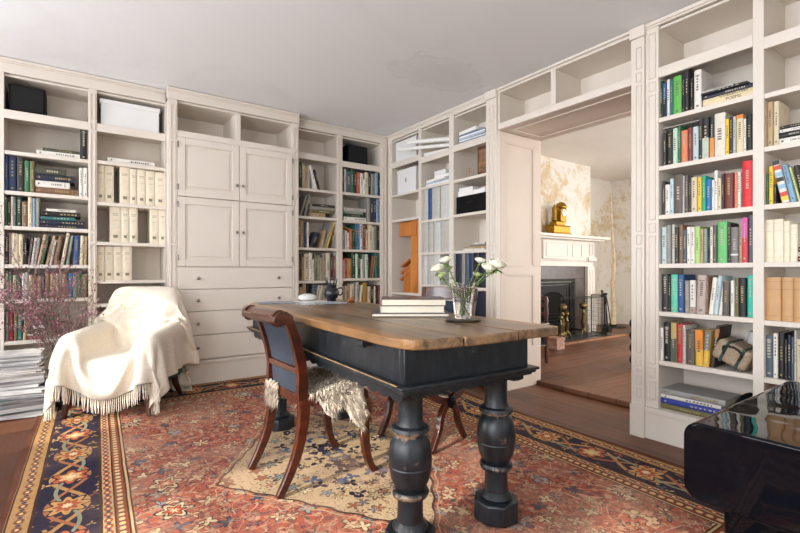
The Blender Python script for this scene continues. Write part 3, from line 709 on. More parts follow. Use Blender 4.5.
# old leather volumes lying in bay B
q = MB(); n = 18
def halfround(mb, w_, hh, dd, mi=0, x0=0):
    prof = [(0, 0)]+[(-.012*math.sin(math.pi*i/8), hh*i/8) for i in range(1, 8)]+[(0, hh), (dd, hh), (dd, 0)]
    vs = [(x0, y, z) for y, z in prof]+[(x0+w_, y, z) for y, z in prof]; k = len(prof)
    mb.add(vs, [tuple(range(k)), tuple(reversed(range(k, 2*k)))]+[(i, k+i, k+(i+1) % k, (i+1) % k) for i in range(k)], mi)
LB = plain('brown_leather', '#9a6a48', .5, 0, .2, 40); LB2 = plain('tooled_leather', '#4a3025', .5, 0, .1)
def flip(mb): mb.f = [tuple(reversed(x)) for x in mb.f]; return mb
halfround(q, .185, .078, .16); bands = MB()
o = flip(q).build('book', LB, loc=at('B', .262, .04, .7878))
for x in (0, .035, .07, .105, .14, .175): halfround(bands, .008, .080, .02, 0, x)
bd = flip(bands).build('spine_bands', LB2, o); bd.location = (0, -.0015, -.001)
tag(o, 'thick brown leather-bound book lying with tooled spine, bay left of tall cupboard', 'book', GRP['b'])
q = MB(); halfround(q, .17, .07, .16)
o = flip(q).build('book', plain('dark_leather', '#3c4450', .5, 0, .2, 40), loc=at('B', .45, .04, .7878))
tag(o, 'dark grey-blue book lying beside brown leather volume, bay left of tall cupboard', 'book', GRP['b'])
# corner bookcase contents
def cardbox(fr, s0, w_, d0, dep, z, h, label, lid=True):
    q = MB(); q.box(0, w_, 0, dep, 0, h); o = q.build('file_box', M['boxwhite'], loc=at(fr, s0, d0, z+.0006), rz=rzof(fr), bev=.002)
    if lid: k = MB(); k.box(-.004, w_+.004, -.004, dep+.004, h-.025, h+.004); k.build('lid', M['boxwhite'], o, bev=.002)
    k = MB(); k.box(w_*.48-.008, w_*.48+.008, -.006, -.0005, h*.45, h*.62); k.build('label_holder', M['nickel'], o, bev=.002)
    tag(o, label, 'box', 'white boxes in the corner bookcase')
cardbox('R', -4.235, .38, .03, .3, 2.274, .225, 'white file box on top shelf nearest the room corner', False)
cardbox('R', -4.2, .34, .03, .3, 1.911, .26, 'white lidded file box on second shelf nearest the room corner')
PAPW = M['paper']
rolls = [((-3.70, .03, 2.256), (-3.32, .12, 2.258), .02), ((-3.93, -.14, 2.335), (-3.34, .09, 2.293), .018), ((-3.80, -.12, 2.385), (-3.335, .07, 2.345), .022)]
for i, (a, b_, r_) in enumerate(rolls):
    pa = at('R', *a); pb = at('R', *b_)
    q = MB(); q.tube([pa, pb], r_, 14); q.tube([pa, tuple(lerp(pa[j], pb[j], .02) for j in range(3))], r_*1.02, 14)
    o = q.build('paper_roll', PAPW); o2 = MB(); 
    tag(o, ['rolled white paper lying lowest in the top middle cubby of corner bookcase', 'rolled white paper sticking out farthest left over the white file box', 'rolled white paper lying topmost over the other rolls'][i], 'paper roll', 'paper rolls in the corner bookcase')
def flatstack(fr, items, label_fn, name, cat, group):
    for i, (s0, w_, d0, dep, z, h, mat, rot) in enumerate(items):
        q = MB(); q.box(0, w_, 0, dep, 0, h); o = q.build(name, mat, loc=at(fr, s0, d0, z), rz=rzof(fr)+R(rot), bev=.001)
        tag(o, label_fn(i), cat, group)
BL = plain('blue_folder', '#5f7596', .6); LBL = plain('pale_blue_folder', '#a9b8c9', .6)
z = 2.2436; it = []
for i, (w_, h, m_, r_) in enumerate([(.36, .022, BL, 0), (.35, .014, PAPW, 2), (.35, .02, LBL, -2), (.33, .016, PAPW, 1), (.3, .014, BL, 3), (.24, .03, PAPW, -4)]):
    it.append((-3.185, w_, .03, .25, z, h, m_, r_)); z += h+.0006
nmz = ['lowest', 'second', 'third', 'fourth', 'fifth', 'topmost']
flatstack('R', it, lambda i: '%s folder, %s in pile on top shelf left of doorway' % (['blue','white','pale blue','white','blue','white'][i], nmz[i]+(' up' if 0 < i < 5 else '')), 'folder', 'folder', 'folders on the top shelf left of the doorway')
z = 1.9206; it = []
for i, (w_, h, m_, r_) in enumerate([(.36, .02, PAPW, 0), (.33, .018, LBL, 3), (.3, .024, PAPW, -3), (.2, .03, PAPW, 5), (.17, .04, M['boxwhite'], 0)]):
    it.append((-3.68+(.13 if i > 2 else 0), w_, .03, .22, z, h, m_, r_)); z += h+.0006
flatstack('R', it, lambda i: 'white papers, %s in pile on second shelf of middle corner bay' % (['lowest','second up','third up','fourth up','topmost'][i]), 'paper_pile', 'papers', 'papers on the second shelf of the corner bookcase')
# framed brown picture and a small wire figure
q = MB(); q.box(0, .15, 0, .1, 0, .26); o = q.build('brown_box', plain('dark_brown_board', '#5a3d2a', .5, 0, .3, 20), loc=at('R', -2.965, .05, 1.9146), rz=rzof('R'), bev=.003)
q = MB(); q.box(.02, .13, -.003, -.0004, .03, .23); q.build('front_panel', plain('brown_panel', '#8a6548', .5, 0, .3, 25), o)
tag(o, 'dark brown upright box with lighter front on shelf above the black box', 'box')
q = MB(); q.lathe([(.03, 0), (.03, .006), (.006, .01), (.005, .05), (.013, .07), (.006, .085), (.011, .1), (0, .112)], 14)
o = q.build('figurine', plain('terracotta', '#b78d68', .6), loc=at('R', -3.1, .08, 1.9146)); tag(o, 'small pale brown figurine on shelf left of brown box', 'figurine')
q = MB(); q.box(0, .385, 0, .28, 0, .165); o = q.build('storage_box', M['black'], loc=at('R', -3.215, .022, 1.5856), rz=rzof('R'), bev=.003)
q = MB(); q.box(.15, .235, -.008, -.0004, .09, .11); q.build('handle', M['iron'], o, bev=.002)
tag(o, 'wide black box full of papers on shelf left of doorway', 'box')
z = 1.7516; it = [(-3.2, .19, .03, .2, z, .05, PAPW, 2), (-3.0, .16, .03, .2, z, .04, PAPW, -3), (-3.19, .17, .035, .18, z+.051, .03, M['boxwhite'], 4)]
flatstack('R', it, lambda i: ['white papers on left of black box', 'white papers on right of black box', 'white papers topmost over left of black box'][i], 'paper_pile', 'papers', 'papers on the black box')
# honey wood step-like object in the corner bay
ow = empty('wooden_stand', at('R', -4.17, .05, .8146), rzof('R'), label='honey-coloured wooden stand with overhanging top in bay by room corner', cat='stand')
OW = M['orangewood']
MB().box(.19, .33, 0, .2, 0, .79).build('post', OW, ow, bev=.004)
MB().box(0, .3, -.012, .2, .62, .775).build('top_arm', OW, ow, bev=.004)
q = MB(); q.prism([(.02, 0), (.188, 0), (.188, .36), (.02, .22)], -.16, -.03, M=Matrix(((1,0,0,0),(0,0,-1,0),(0,1,0,0),(0,0,0,1)))); q.build('side_wing', OW, ow, bev=.003)
for i in range(3):
    q = MB(); q.box(-.08, .09, 0, .12, 0, .022); s_ = q.build('step', OW, ow, bev=.003, loc=(.03+.01*i, .02, .28+.075*i-.12)); s_.rotation_euler = (0, R(-24), 0)
# small thing and glass sheet above the wooden stand
q = MB(); q.box(0, .3, 0, .2, 0, .012); o = q.build('glass_sheet', plain('pale_green_card', '#b9c9c4', .3), loc=at('R', -4.14, .04, 1.6256), rz=rzof('R')); tag(o, 'thin pale green sheet lying on shelf above the honey wood stand', 'sheet')
# seventh row, right bay of right bookcase
q = MB(); q.box(0, .3, 0, .22, 0, .17); o = q.build('wooden_box', M['orangewood'], loc=at('R', -.82, .03, .2008), rz=rzof('R'), bev=.003)
q = MB(); q.box(.02, .28, -.004, -.0004, .02, .15); q.build('front_panel', plain('pale_wood_panel', '#d9a06a', .5, 0, .15), o); tag(o, 'pale orange wooden box on bottom shelf behind the black lacquer', 'box')
# curled black cushion on lowest shelf
q = MB(); q.ball((.062, .13, .0), .1, n=20, k=12, sq=(.60, 1.2, 1.25)); q.v = [(x, y, max(z, 0)*(.6+.4*x/.12)) for x, y, z in q.v]
o = q.build('cushion', M['black'], loc=at('R', -1.008, .005, .2665), rz=rzof('R')); tag(o, 'black curved cushion on lowest shelf right of the blue album', 'cushion')
# canvas bag with green straps, tipped on the sixth shelf
CB = plain('tan_canvas', '#a3917a', .9, 0, .15, 90, .3)
q = MB(); q.box(-.175, 0, 0, .2, 0, .115); o = q.build('canvas_bag', CB, loc=at('R', -.885, .012, .51), rz=rzof('R'), bev=.02)
o.rotation_euler = (0, R(24), rzof('R')); o.location = at('R', -.925, .006, .4995)
q = MB(); q.box(-.13, -.115, -.003, .202, -.003, .118); q.box(-.05, -.035, -.003, .202, -.003, .118); q.build('strap', plain('green_strap', '#2b4340', .7), o, bev=.002)
q = MB(); q.tube(spline([(-.12, -.002, .05), (-.13, -.02, .09), (-.08, -.03, .11), (-.04, -.02, .09), (-.045, -.002, .05)], 5), .006, 8); q.build('handle', plain('dark_strap', '#26241f', .7), o)
tag(o, 'tan canvas bag with dark green straps tipped beside books, sixth shelf', 'bag')
q = MB(); q.lathe([(.03, 0), (.045, .03), (.05, .1), (.03, .15), (.02, .19), (.024, .2), (0, .2)], 18)
o = q.build('white_vase', M['boxwhite'], loc=at('R', -.96, .28, .4978)); tag(o, 'white vase in shadow behind the tan canvas bag', 'vase')
# a flat grey pamphlet on the tops of the third row and a slanting white one
q = MB(); q.box(0, .2, 0, .16, 0, .005); o = q.build('pamphlet', plain('grey_pamphlet', '#a7a39c', .6), loc=at('R', -1.345, .03, 1.927), rz=rzof('R')); o.rotation_euler = (0, 0, rzof('R'))
tag(o, 'flat grey pamphlet lying on top of the books, third row right of doorway', 'pamphlet')
q = MB(); q.box(-.002, .26, 0, .2, 0, .005)
o = q.build('pamphlet', plain('straw_card', '#c2a56a', .6), loc=at('B', 2.36, .02, 1.53), bev=0); o.rotation_euler = (0, R(14), 0)
tag(o, 'straw-coloured card leaning over books, fourth row left of room corner', 'pamphlet')
# ------------------------------------------------------------ carpet
RC = (1.2, 2.30); RA, RB = 1.47, 1.98; RROT = R(-1.8)
def rug_mat():
    m, b, nt = newmat('persian_carpet')
    co = coords('Object'); x, y, z = xyz(co)
    wob = noise(co, 3.0, 3); x = x+(wob-.5)*.012; y = y+(wob-.5)*.012
    ax, ay = x.abs(), y.abs()
    ex = (ax*-1)+RA; ey = (ay*-1)+RB
    e = ex.min(ey)
    side = ex.lt(ey)                                # 1 on the long borders
    s = side*y+(1-side)*x
    navy, cream, tan, rust, red = H('#151d33'), H('#d9bf93'), H('#b58a58'), H('#c0593e'), H('#96412f')
    sky, brown, slate = H('#7c8c9a'), H('#4a2c20'), H('#34435a')
    # field: rust ground, scattered florets, leaves and vines
    P = comb(ax, ay, 0.0)
    jit = comb(ax+(noise(P, 9, 2)-.5)*.06, ay+(noise(comb(ay, ax, 3.0), 9, 2)-.5)*.06, 0.0)
    def vor(vec, sc):
        v = voro(vec, sc, 'F1', .85); d = E(v.outputs['Distance'])
        cx = xyz(v.outputs['Color']); px, py, pz = xyz(v.outputs['Position'])
        vx, vy, vz = xyz(vec)
        return d, cx[0], cx[1], (vx*sc-px*1.0), (vy*sc-py*1.0)
    def florets(vec, sc, ground, cols, line, n=5, r0=.30, amp=.12):
        v = voro(vec, sc, 'F1', .8); d = E(v.outputs['Distance']); r1, r2, r3 = xyz(v.outputs['Color'])
        px, py, pz = xyz(v.outputs['Position']); vx, vy, vz = xyz(vec)
        ang = (vy-py).atan2(vx-px)
        rad = (ang*n+r3*6).cos()*amp+r0+(r2-.5)*.12
        col = ramp(r1, cols, True)
        inside = d.lt(rad); edge = (d-rad).abs().lt(.055); core = d.lt(.10)
        c = mix(inside, ground, col)
        c = mix(core, c, cols[(len(cols)//2)][1])
        return mix(edge*.8, c, line)
    gcol = mix(noise(co, 1.3, 4).step(.35, .7), H('#b2644c'), H('#9a5040'))
    gcol = mix(noise(co, 70, 2).step(.3, .7)*.35, gcol, H('#9a4733'))
    vine = ((noise(P, 7, 2, .5, 1.2)*9).frac()-.5).abs().lt(.07)
    vine2 = ((noise(comb(ay, ax, 5.0), 5, 2, .5, 1.0)*8).frac()-.5).abs().lt(.06)
    c = mix(vine*.75, gcol, slate); c = mix(vine2*.7, c, H('#d3a987'))
    big = voro(P, 4.2, 'F1', .8)
    fl_small = florets(jit, 11.5, c, [(0, H('#cfae88')), (.28, H('#8e9390')), (.42, H('#b25940')), (.55, H('#d6bf98')), (.85, H('#46566a'))], H('#33282c'), 4, .37, .13)
    f = fl_small
    def bigflor(vec, sc, under, thr):
        v = voro(vec, sc, 'F1', .7); d = E(v.outputs['Distance']); r1, r2, r3 = xyz(v.outputs['Color'])
        px, py, pz = xyz(v.outputs['Position']); vx, vy, vz = xyz(vec); ang = (vy-py).atan2(vx-px)
        rad = (ang*6+r3*6).cos()*.06+.25
        on = r2.gt(thr)
        c = mix(d.lt(rad)*on, under, H('#d8bd92'))
        c = mix((d-rad).abs().lt(.022)*on, c, navy)
        c = mix(d.lt(rad*.62)*on, c, mix(r1.gt(.5), H('#b9523b'), H('#8796a0')))
        c = mix(d.lt(rad*.3)*on, c, H('#e0cfa8'))
        return mix((d-rad*.62).abs().lt(.018)*on, c, brown)
    f = florets(comb(ax, ay, 31.0), 19, f, [(0, H('#d0b28e')), (.12, H('#3c4656')), (.22, H('#b25940'))], H('#55393a'), 4, .2, .09)
    f = bigflor(P, 3.9, f, .3)
    f = mix(noise(co, 34, 3).step(.52, .6)*.4, f, H('#cfae8c'))
    f = mix(noise(comb(y, x, 3.0), 30, 3).step(.56, .62)*.5, f, H('#4a4348'))
    # central lozenge medallion, cream ground with a navy floral cluster
    mdist = ax/.64+ay/.90+((ax*30).sin()*(ay*30).sin())*.02
    med = florets(comb(ax, ay, 2.0), 12, H('#bfa684'), [(0, H('#a0604a')), (.3, H('#c9b48c')), (.5, H('#55657a')), (.75, H('#d9c79c')), (.9, H('#8a8f8c'))], H('#5a4434'), 5, .30, .12)
    med = mix(((noise(P, 8, 2, .5, 1.4)*9).frac()-.5).abs().lt(.08)*.7, med, H('#7a5a3e'))
    f = mix(mdist.lt(1.0), f, med)
    f = mix((mdist-1.0).abs().lt(.011), f, H('#3b2c2a')); f = mix((mdist-1.045).abs().lt(.006), f, H('#bfa07c'))
    inn = (ax/.36+ay/.5)+((ay.atan2(ax)*12).cos())*.09+(noise(P, 12, 2)-.5)*.35
    inner = florets(comb(ax, ay, 9.0), 13, navy, [(0, H('#c4a06e')), (.4, H('#1d2a48')), (.55, H('#b0583f')), (.7, H('#1d2a48')), (.85, H('#8a9aa6'))], navy, 5, .24, .12)
    lv = voro(comb(ax, ay, 12.0), 13, 'F1', .9); ld = E(lv.outputs['Distance']); lr = xyz(lv.outputs['Color']); lp = xyz(lv.outputs['Position'])
    la = (ay-lp[1]).atan2(ax-lp[0])
    leafm = ld.lt((la*3+lr[0]*6).cos()*.2+.36)
    f = mix(inn.lt(1.25)*leafm, f, mix(lr[1].gt(.78), navy, H('#3f5470')))
    f = mix(inn.lt(.45)*(noise(P, 9, 3).gt(.5)), f, inner)
    big2 = florets(comb(ax, ay, 21.0), 7, f, [(0, H('#a85c44')), (.3, H('#b9a27c')), (.5, H('#7d8a8c')), (.75, H('#c98f6a'))], H('#4a3a30'), 6, .22, .07)
    f = mix(mdist.lt(.96)*inn.gt(.9), f, big2)
    # corner pieces
    cor = ((ax*-1+RA-.48)/.42+(ay*-1+RB-.48)/.55)
    corn = florets(comb(ax, ay, 4.0), 14, H('#c9a877'), [(0, H('#b0583f')), (.4, H('#55657a')), (.7, H('#d9c79c'))], H('#5a4538'), 5, .24, .1)
    # main border: navy with scrolling tan leaves and rosettes
    q = e-.235
    per = .62
    def scroll(phase, amp):
        return ((s*(2*math.pi/per)+phase).sin())*amp
    p1 = ((s/per+.25).frac()-.5)*per; p2 = ((s/per+.75).frac()-.5)*per
    def rosette(p, qq, r, n, ph=0.0):
        d = (p*p+qq*qq).sqrt(); a = qq.atan2(p)
        return d, (a*n+ph).cos()*r*.22+r
    nb = mix(noise(co, 60, 2).step(.3, .7)*.4, navy, H('#1f2b45'))
    ed = florets(comb(x, y, 6.0), 13, nb, [(0, H('#b08a58')), (.35, H('#7c4a36')), (.5, H('#a85e40')), (.65, H('#c2a574')), (.85, H('#4c6070'))], navy, 3, .27, .16)
    c = ed
    for ph, amp, th_, col in ((0, .075, .013, H('#b98c58')), (math.pi, .075, .011, H('#a86a44')), (math.pi/2, .05, .008, H('#8b9079'))):
        c = mix((q-scroll(ph, amp)).abs().lt(th_), c, col)
    for p, qq, r, n, c1, c2 in ((p1, q, .075, 8, '#c8995e', '#a9553a'), (p2, q, .07, 6, '#b9603f', '#d2b27c')):
        d, rr = rosette(p, qq, r, n)
        c = mix(d.lt(rr), c, H(c1)); c = mix(d.lt(rr*.6), c, H(c2)); c = mix(d.lt(rr*.25), c, H('#e0cda0'))
        c = mix((d-rr).abs().lt(.006), c, navy)
    border = c
    def guard(width_c, ground, mot, dot, per_):
        qq = e-width_c; pp = ((s/per_).frac()-.5)*per_
        d = (pp*pp*.6+qq*qq).sqrt()
        c = mix(noise(co, 40, 2).step(.35, .7)*.35, ground, H('#8d6a44'))
        pp2 = ((s/per_+.5).frac()-.5)*per_; d2 = (pp2*pp2+qq*qq).sqrt()
        c = mix(d.lt(dot), c, mot); c = mix(d.lt(dot*.4), c, H('#dcc598'))
        return mix(d2.lt(dot*.55), c, slate)
    g1 = guard(.075, H('#b78e5c'), H('#7d4a34'), .018, .07)
    g2 = guard(.385, H('#c9a877'), H('#a04a36'), .016, .055)
    g3 = guard(.432, H('#8f3b2c'), H('#d2b27c'), .012, .04)
    out = f
    for w_, colr in ((.475, H('#c7a97c')), (.458, g3), (.41, g2), (.355, border), (.122, g1), (.03, H('#5b3426'))):
        out = mix(e.lt(w_), out, colr)
    for w_ in (.475, .458, .41, .355, .362, .122, .115, .035): out = mix((e-w_).abs().lt(.0035), out, H('#38261f'))
    # wear and abrash, which belong to the carpet itself
    wn_ = noise(co, 2.2, 5, .6)
    out = mix(wn_.step(.42, .7)*(.12+.3*e.gt(.475)), out, H('#b89880'))
    pile = noise(comb(x*1.0, y*3.0, 0.0), 120, 2)
    out = mix(pile.step(.3, .7)*.22, out, H('#6a4336'))
    link(out, b.inputs['Base Color']); b.inputs['Roughness'].default_value = .95
    b.inputs['Specular IOR Level'].default_value = .15
    bump(b, pile, .35, .003)
    return m
cr, sr = math.cos(RROT), math.sin(RROT)
q = MB(); nx, ny = 24, 60; vs = []; fs = []
for j in range(ny+1):
    for i in range(nx+1):
        lx = lerp(-RA, RA, i/nx); ly = lerp(-RB, RB, j/ny)
        wx = RC[0]+lx*cr-ly*sr; wy = RC[1]+lx*sr+ly*cr
        vs.append((lx+.006*math.sin(ly*5), ly+.004*math.sin(lx*7), gz(wy)+.010))
nv = len(vs); vs += [(x, y, z-.009) for x, y, z in vs]
for j in range(ny):
    for i in range(nx):
        a = j*(nx+1)+i; fs += [(a, a+1, a+nx+2, a+nx+1), (nv+a+nx+1, nv+a+nx+2, nv+a+1, nv+a)]
def edge(ids):
    for a, b_ in zip(ids, ids[1:]): fs.append((a, nv+a, nv+b_, b_))
edge([i for i in range(nx, -1, -1)][::-1]); edge([j*(nx+1)+nx for j in range(ny+1)]); edge([ny*(nx+1)+i for i in range(nx, -1, -1)]); edge([j*(nx+1) for j in range(ny, -1, -1)])
q.add(vs, fs); rug = q.build('carpet', rug_mat(), loc=(RC[0], RC[1], 0), rz=RROT)
tag(rug, 'worn red Persian carpet with navy floral border and cream lozenge medallion', 'carpet')
RUGZ = .0105

# ------------------------------------------------------------ table
def table_top_mat():
    m, b, nt = newmat('old_table_boards')
    x, y, z = xyz(coords())
    n = noise(comb(x*34, y*1.6, z*30), 1.0, 7, .65, .8); n2 = noise(comb(x*3, y*1.2, 0.0), 1.6, 4); n3 = noise(coords(), 22, 4, .7)
    c = mix(n.step(.34, .66), H('#3e2a1a'), H('#8c6d4e'))
    c = mix(n2.step(.4, .7)*.55, c, H('#a98764'))
    c = mix(n3.step(.62, .75)*.5, c, H('#3a2415'))
    edge_ = ((x-.03).abs()).min((x-.77).abs()); wearc = (1-edge_.step(.0, .06))
    c = mix((wearc*n2.step(.3, .55))*.8, c, H('#b9803f'))
    link(c, b.inputs['Base Color']); link(n*.3+.2, b.inputs['Roughness'])
    b.inputs['Coat Weight'].default_value = .25; b.inputs['Coat Roughness'].default_value = .2
    bump(b, n+n3, .35, .0025)
    return m
TT = table_top_mat()
def worn_paint():
    m, b, nt = newmat('worn_blue_black_paint')
    p = coords(); n = noise(p, 9, 6, .7); n2 = noise(coords('Object', (40, 40, 5)), 1.0, 5, .6)
    c = mix(n2.step(.3, .7), H('#13161a'), H('#23292f'))
    c = mix(n.step(.55, .72)*.6, c, H('#3c4045'))
    zz = xyz(p)[2]; rg = (1-((zz-.445).abs()).step(.0, .022)).max(1-((zz-.222).abs()).step(.0, .024)).max((1-((zz-.34).abs()).step(.0, .05))*.5)
    k = n*.8+n2*.35+rg*.17
    c = mix(k.step(.68, .78), c, H('#8d7460'))
    link(c, b.inputs['Base Color']); link(n*.3+.25, b.inputs['Roughness'])
    bump(b, n2+n, .3, .002)
    return m
TP = worn_paint()
TW, TL = .765, 2.18
tb = empty('refectory_table', (.868, 1.172, RUGZ), R(-3), label='long dark-painted table with worn wooden top and bulbous turned legs', cat='table')
tz0, tz1 = .775, .812
xs = [0, .235, .50, TW]
for i in range(3):
    a, c_ = xs[i]+.0015, xs[i+1]-.0015
    o1 = [.0, .005, -.003][i]; o2 = [.0, .01, .004][i]
    if i == 0: poly = [(.11, -o1), (c_, -o1), (c_, TL+o2), (.16, TL+o2), (.09, TL-.02), (.03, TL-.09), (a, TL-.2), (a+.004, 1.4), (a-.006, .7), (a, .19), (.012, .09), (.04, .03)]
    elif i == 2: poly = [(a, -o1), (c_-.03, -o1), (c_-.005, .02), (c_, .06), (c_-.006, 1.0), (c_, TL-.03), (c_-.03, TL+o2), (a, TL+o2)]
    else: poly = [(a, -o1), (c_, -o1), (c_, TL+o2), (a, TL+o2)]
    q = MB(); q.prism(poly, tz0, tz1-.0007*(i == 1)); q.build('top_board', TT, tb, bev=.007, seg=3)
FX0, FX1, FY0, FY1 = .045, .655, .09, TL-.12
q = MB(); q.box(FX0, FX1, FY0, FY0+.03, .645, tz0-.0005); q.box(FX0, FX1, FY1-.03, FY1, .645, tz0-.0005)
q.box(FX0, FX0+.03, FY0+.03, FY1-.03, .645, tz0-.0005); q.box(FX1-.03, FX1, FY0+.03, FY1-.03, .645, tz0-.0005)
q.build('frieze', TP, tb, bev=.003)
q = MB()
def ring(mb, g_, z0, z1, t=.05):
    mb.box(FX0-g_, FX1+g_, FY0-g_, FY0+t, z0, z1); mb.box(FX0-g_, FX1+g_, FY1-t, FY1+g_, z0, z1)
    mb.box(FX0-g_, FX0+t, FY0+t, FY1-t, z0, z1); mb.box(FX1-t, FX1+g_, FY0+t, FY1-t, z0, z1)
ring(q, .034, .634, .646); ring(q, .024, .622, .634); ring(q, .012, .612, .622); q.build('moulding', TP, tb, bev=.004)
# scalloped apron below the moulding on the long sides and ends
def apron(p0, p1, nsc, side):
    L = (Vector(p1)-Vector(p0)).length; poly = []
    k = nsc*8
    for i in range(k+1):
        s_ = i/k; poly.append((s_*L, -(.022 if L > 1 else .010)-(.016 if L > 1 else .010)*abs(math.sin(math.pi*s_*nsc))))
    poly += [(L, 0), (0, 0)]
    d = (Vector(p1)-Vector(p0)).normalized(); nrm = Vector((-d.y, d.x, 0))
    Mx = Matrix(((d.x, 0, nrm.x, p0[0]), (d.y, 0, nrm.y, p0[1]), (0, 1, 0, .6118), (0, 0, 0, 1)))
    q = MB(); q.prism(poly, 0, .014*side, M=Mx)
    if side*(Mx.to_3x3().determinant()) < 0: flip(q)
    q.build('apron', TP, tb)
apron((FX0+.004, FY0+.02), (FX0+.004, FY1-.02), 22, -1); apron((FX1-.004, FY0+.02), (FX1-.004, FY1-.02), 22, 1)
apron((FX0+.03, FY0+.004), (FX1-.03, FY0+.004), 7, 1)
q = MB(); q.box(FX0-.0345, FX0-.029, FY0, FY1, .6462, .649); q.build('worn_edge', plain('bare_worn_wood', '#b08d62', .5, 0, .2, 12), tb)
q = MB(); q.box(-.004, .04, .31, .39, .752, .7745); q.build('batten_end', TP, tb, bev=.003)
q = MB(); q.box(FX0-.003, FX0, .37, .44, .735, .7745); q.build('batten_end', M['black'], tb)
prof_ = [(.054, .085), (.058, .096), (.052, .106), (.043, .118), (.041, .15), (.041, .225), (.044, .235), (.057, .24), (.061, .25), (.057, .26), (.046, .266), (.05, .275),
        (.062, .30), (.068, .335), (.0695, .342), (.0675, .346), (.070, .352), (.0695, .385), (.064, .415), (.053, .437), (.045, .444), (.058, .449), (.063, .458), (.059, .468), (.046, .474), (.041, .49), (.040, .58), (.05, .6), (.055, .6115)]
zin = [.085, .115, .15, .225, .26, .275, .437, .449, .468, .49, .6115]; zout = [.085, .115, .15, .195, .235, .245, .430, .445, .466, .49, .6115]
prof = [(r*1.16, float(np.interp(z, zin, zout))) for r, z in prof_]
for (lx, ly) in ((.135, .19), (.572, .19), (.135, 1.74), (.572, 1.74)):
    q = MB(); q.lathe(prof, 28, (lx, ly, 0))
    lg = q.build('leg', TP, tb)
    b8 = [(lx+.098*math.cos(R(22.5+45*i))*(1 if i % 2 else .97), ly+.098*math.sin(R(22.5+45*i))) for i in range(8)]
    q = MB(); q.prism(b8, 0, .085); q.build('foot_block', TP, lg, bev=.008)
    q = MB(); q.box(lx-.055, lx+.055, ly-.055, ly+.055, .6118, .70); q.build('top_block', TP, lg, bev=.003)
TTZ = RUGZ+tz1
def onT(lx, ly, dz=0):
    a = R(-3); return (.868+lx*math.cos(a)-ly*math.sin(a), 1.172+lx*math.sin(a)+ly*math.cos(a), TTZ+dz+.0006)

# ------------------------------------------------------------ chairs
MW = M['mahog']
ch = empty('desk_chair', (1.0, 2.21, RUGZ), R(1.5), label='mahogany sabre-leg chair with blue back and sheepskin at the long side of the table', cat='chair')
for sy in (-1, 1):
    y = .19*sy
    # rear stile running up into the scrolled crest
    pts = spline([(-.13, y, .40), (-.135, y, .47), (-.135, y, .56), (-.155, y, .66), (-.185, y, .76), (-.215, y, .82), (-.25, y, .845), (-.275, y, .83)], 6)
    q = MB(); q.sweep(pts, .034, [lerp(.05, .034, i/(len(pts)-1)) for i in range(len(pts))], (0,1,0))
    sp = [(-.25+.034*(1-t*.7)*math.cos(a), y, .815+.034*(1-t*.7)*math.sin(a)) for t, a in [(i/16, R(90+i*32)) for i in range(17)]]
    q.tube(sp, .008, 8); q.build('back_stile', MW, ch, bev=.006, seg=3)
    pts = spline([(-.125, y, .43), (-.13, y, .33), (-.155, y, .2), (-.2, y, .09), (-.25, y, 0)], 6)
    q = MB(); q.sweep(pts, [lerp(.038, .028, i/(len(pts)-1)) for i in range(len(pts))], [lerp(.058, .034, i/(len(pts)-1)) for i in range(len(pts))], (0,1,0)); q.build('leg', MW, ch, bev=.006, seg=3)
    y = .205*sy
    pts = spline([(.19, y, .41), (.2, y, .34), (.205, y, .2), (.22, y, .09), (.255, y, .012), (.28, y, .008)], 6)
    q = MB(); q.sweep(pts, [lerp(.04, .026, i/(len(pts)-1)) for i in range(len(pts))], [lerp(.05, .026, i/(len(pts)-1)) for i in range(len(pts))], (0,1,0)); q.build('leg', MW, ch, bev=.006, seg=3)
    q = MB(); pts = spline([(-.14, .19*sy, .43), (0, .2*sy, .415), (.12, .205*sy, .405), (.22, .205*sy, .41)], 6)
    q.sweep(pts, .03, .055, (0,1,0)); q.build('side_rail', MW, ch, bev=.005)
q = MB(); q.box(-.145, -.115, -.172, .172, .40, .45); q.build('seat_rail', MW, ch, bev=.005)
q = MB(); q.box(.19, .215, -.185, .185, .385, .435); q.build('seat_rail', MW, ch, bev=.005)
# crest: a rolled rail between the scrolls
cr_ = [(-.20, .775), (-.185, .80), (-.195, .835), (-.225, .856), (-.26, .855), (-.285, .832), (-.285, .805), (-.262, .79), (-.245, .80), (-.24, .79), (-.23, .80), (-.215, .79)]
q = MB(); q.prism([(x, z) for x, z in cr_][::-1], -.225, .225, M=Matrix(((1,0,0,0),(0,0,1,0),(0,1,0,0),(0,0,0,1)))); flip(q); q.build('crest_rail', MW, ch, bev=.006, seg=3)
q = MB(); q.sweep([(-.14, -.172, .565), (-.14, .172, .565)], .03, .034, (0,0,1)); q.build('cross_rail', MW, ch, bev=.004)
BF = M['bluefab']
def panel(zs, xs_, hw, name, par):
    q = MB(); vs = []; fs = []; k = len(zs)
    for d in (-.009, .009):
        for z_, x_ in zip(zs, xs_):
            for y_ in (-hw, -hw/2, 0, hw/2, hw): vs.append((x_+d*(1.5 if abs(y_) < hw else .5), y_, z_))
    for s_ in range(2):
        for i in range(k-1):
            for j in range(4):
                a = s_*k*5+i*5+j; f_ = (a, a+1, a+6, a+5); fs.append(f_ if s_ else f_[::-1])
    for i in range(k-1):
        a, b_ = i*5, k*5+i*5; fs += [(a, a+5, b_+5, b_), (a+4, b_+4, b_+9, a+9)]
    for j in range(4):
        a, b_ = j, k*5+j; fs += [(a, b_, b_+1, a+1)[::-1], (a+(k-1)*5, a+(k-1)*5+1, b_+(k-1)*5+1, b_+(k-1)*5)[::-1]]
    q.add(vs, fs); return q.build(name, BF, par)
panel([.583, .64, .70, .76, .80], [-.138, -.148, -.165, -.185, -.20], .171, 'back_panel', ch)
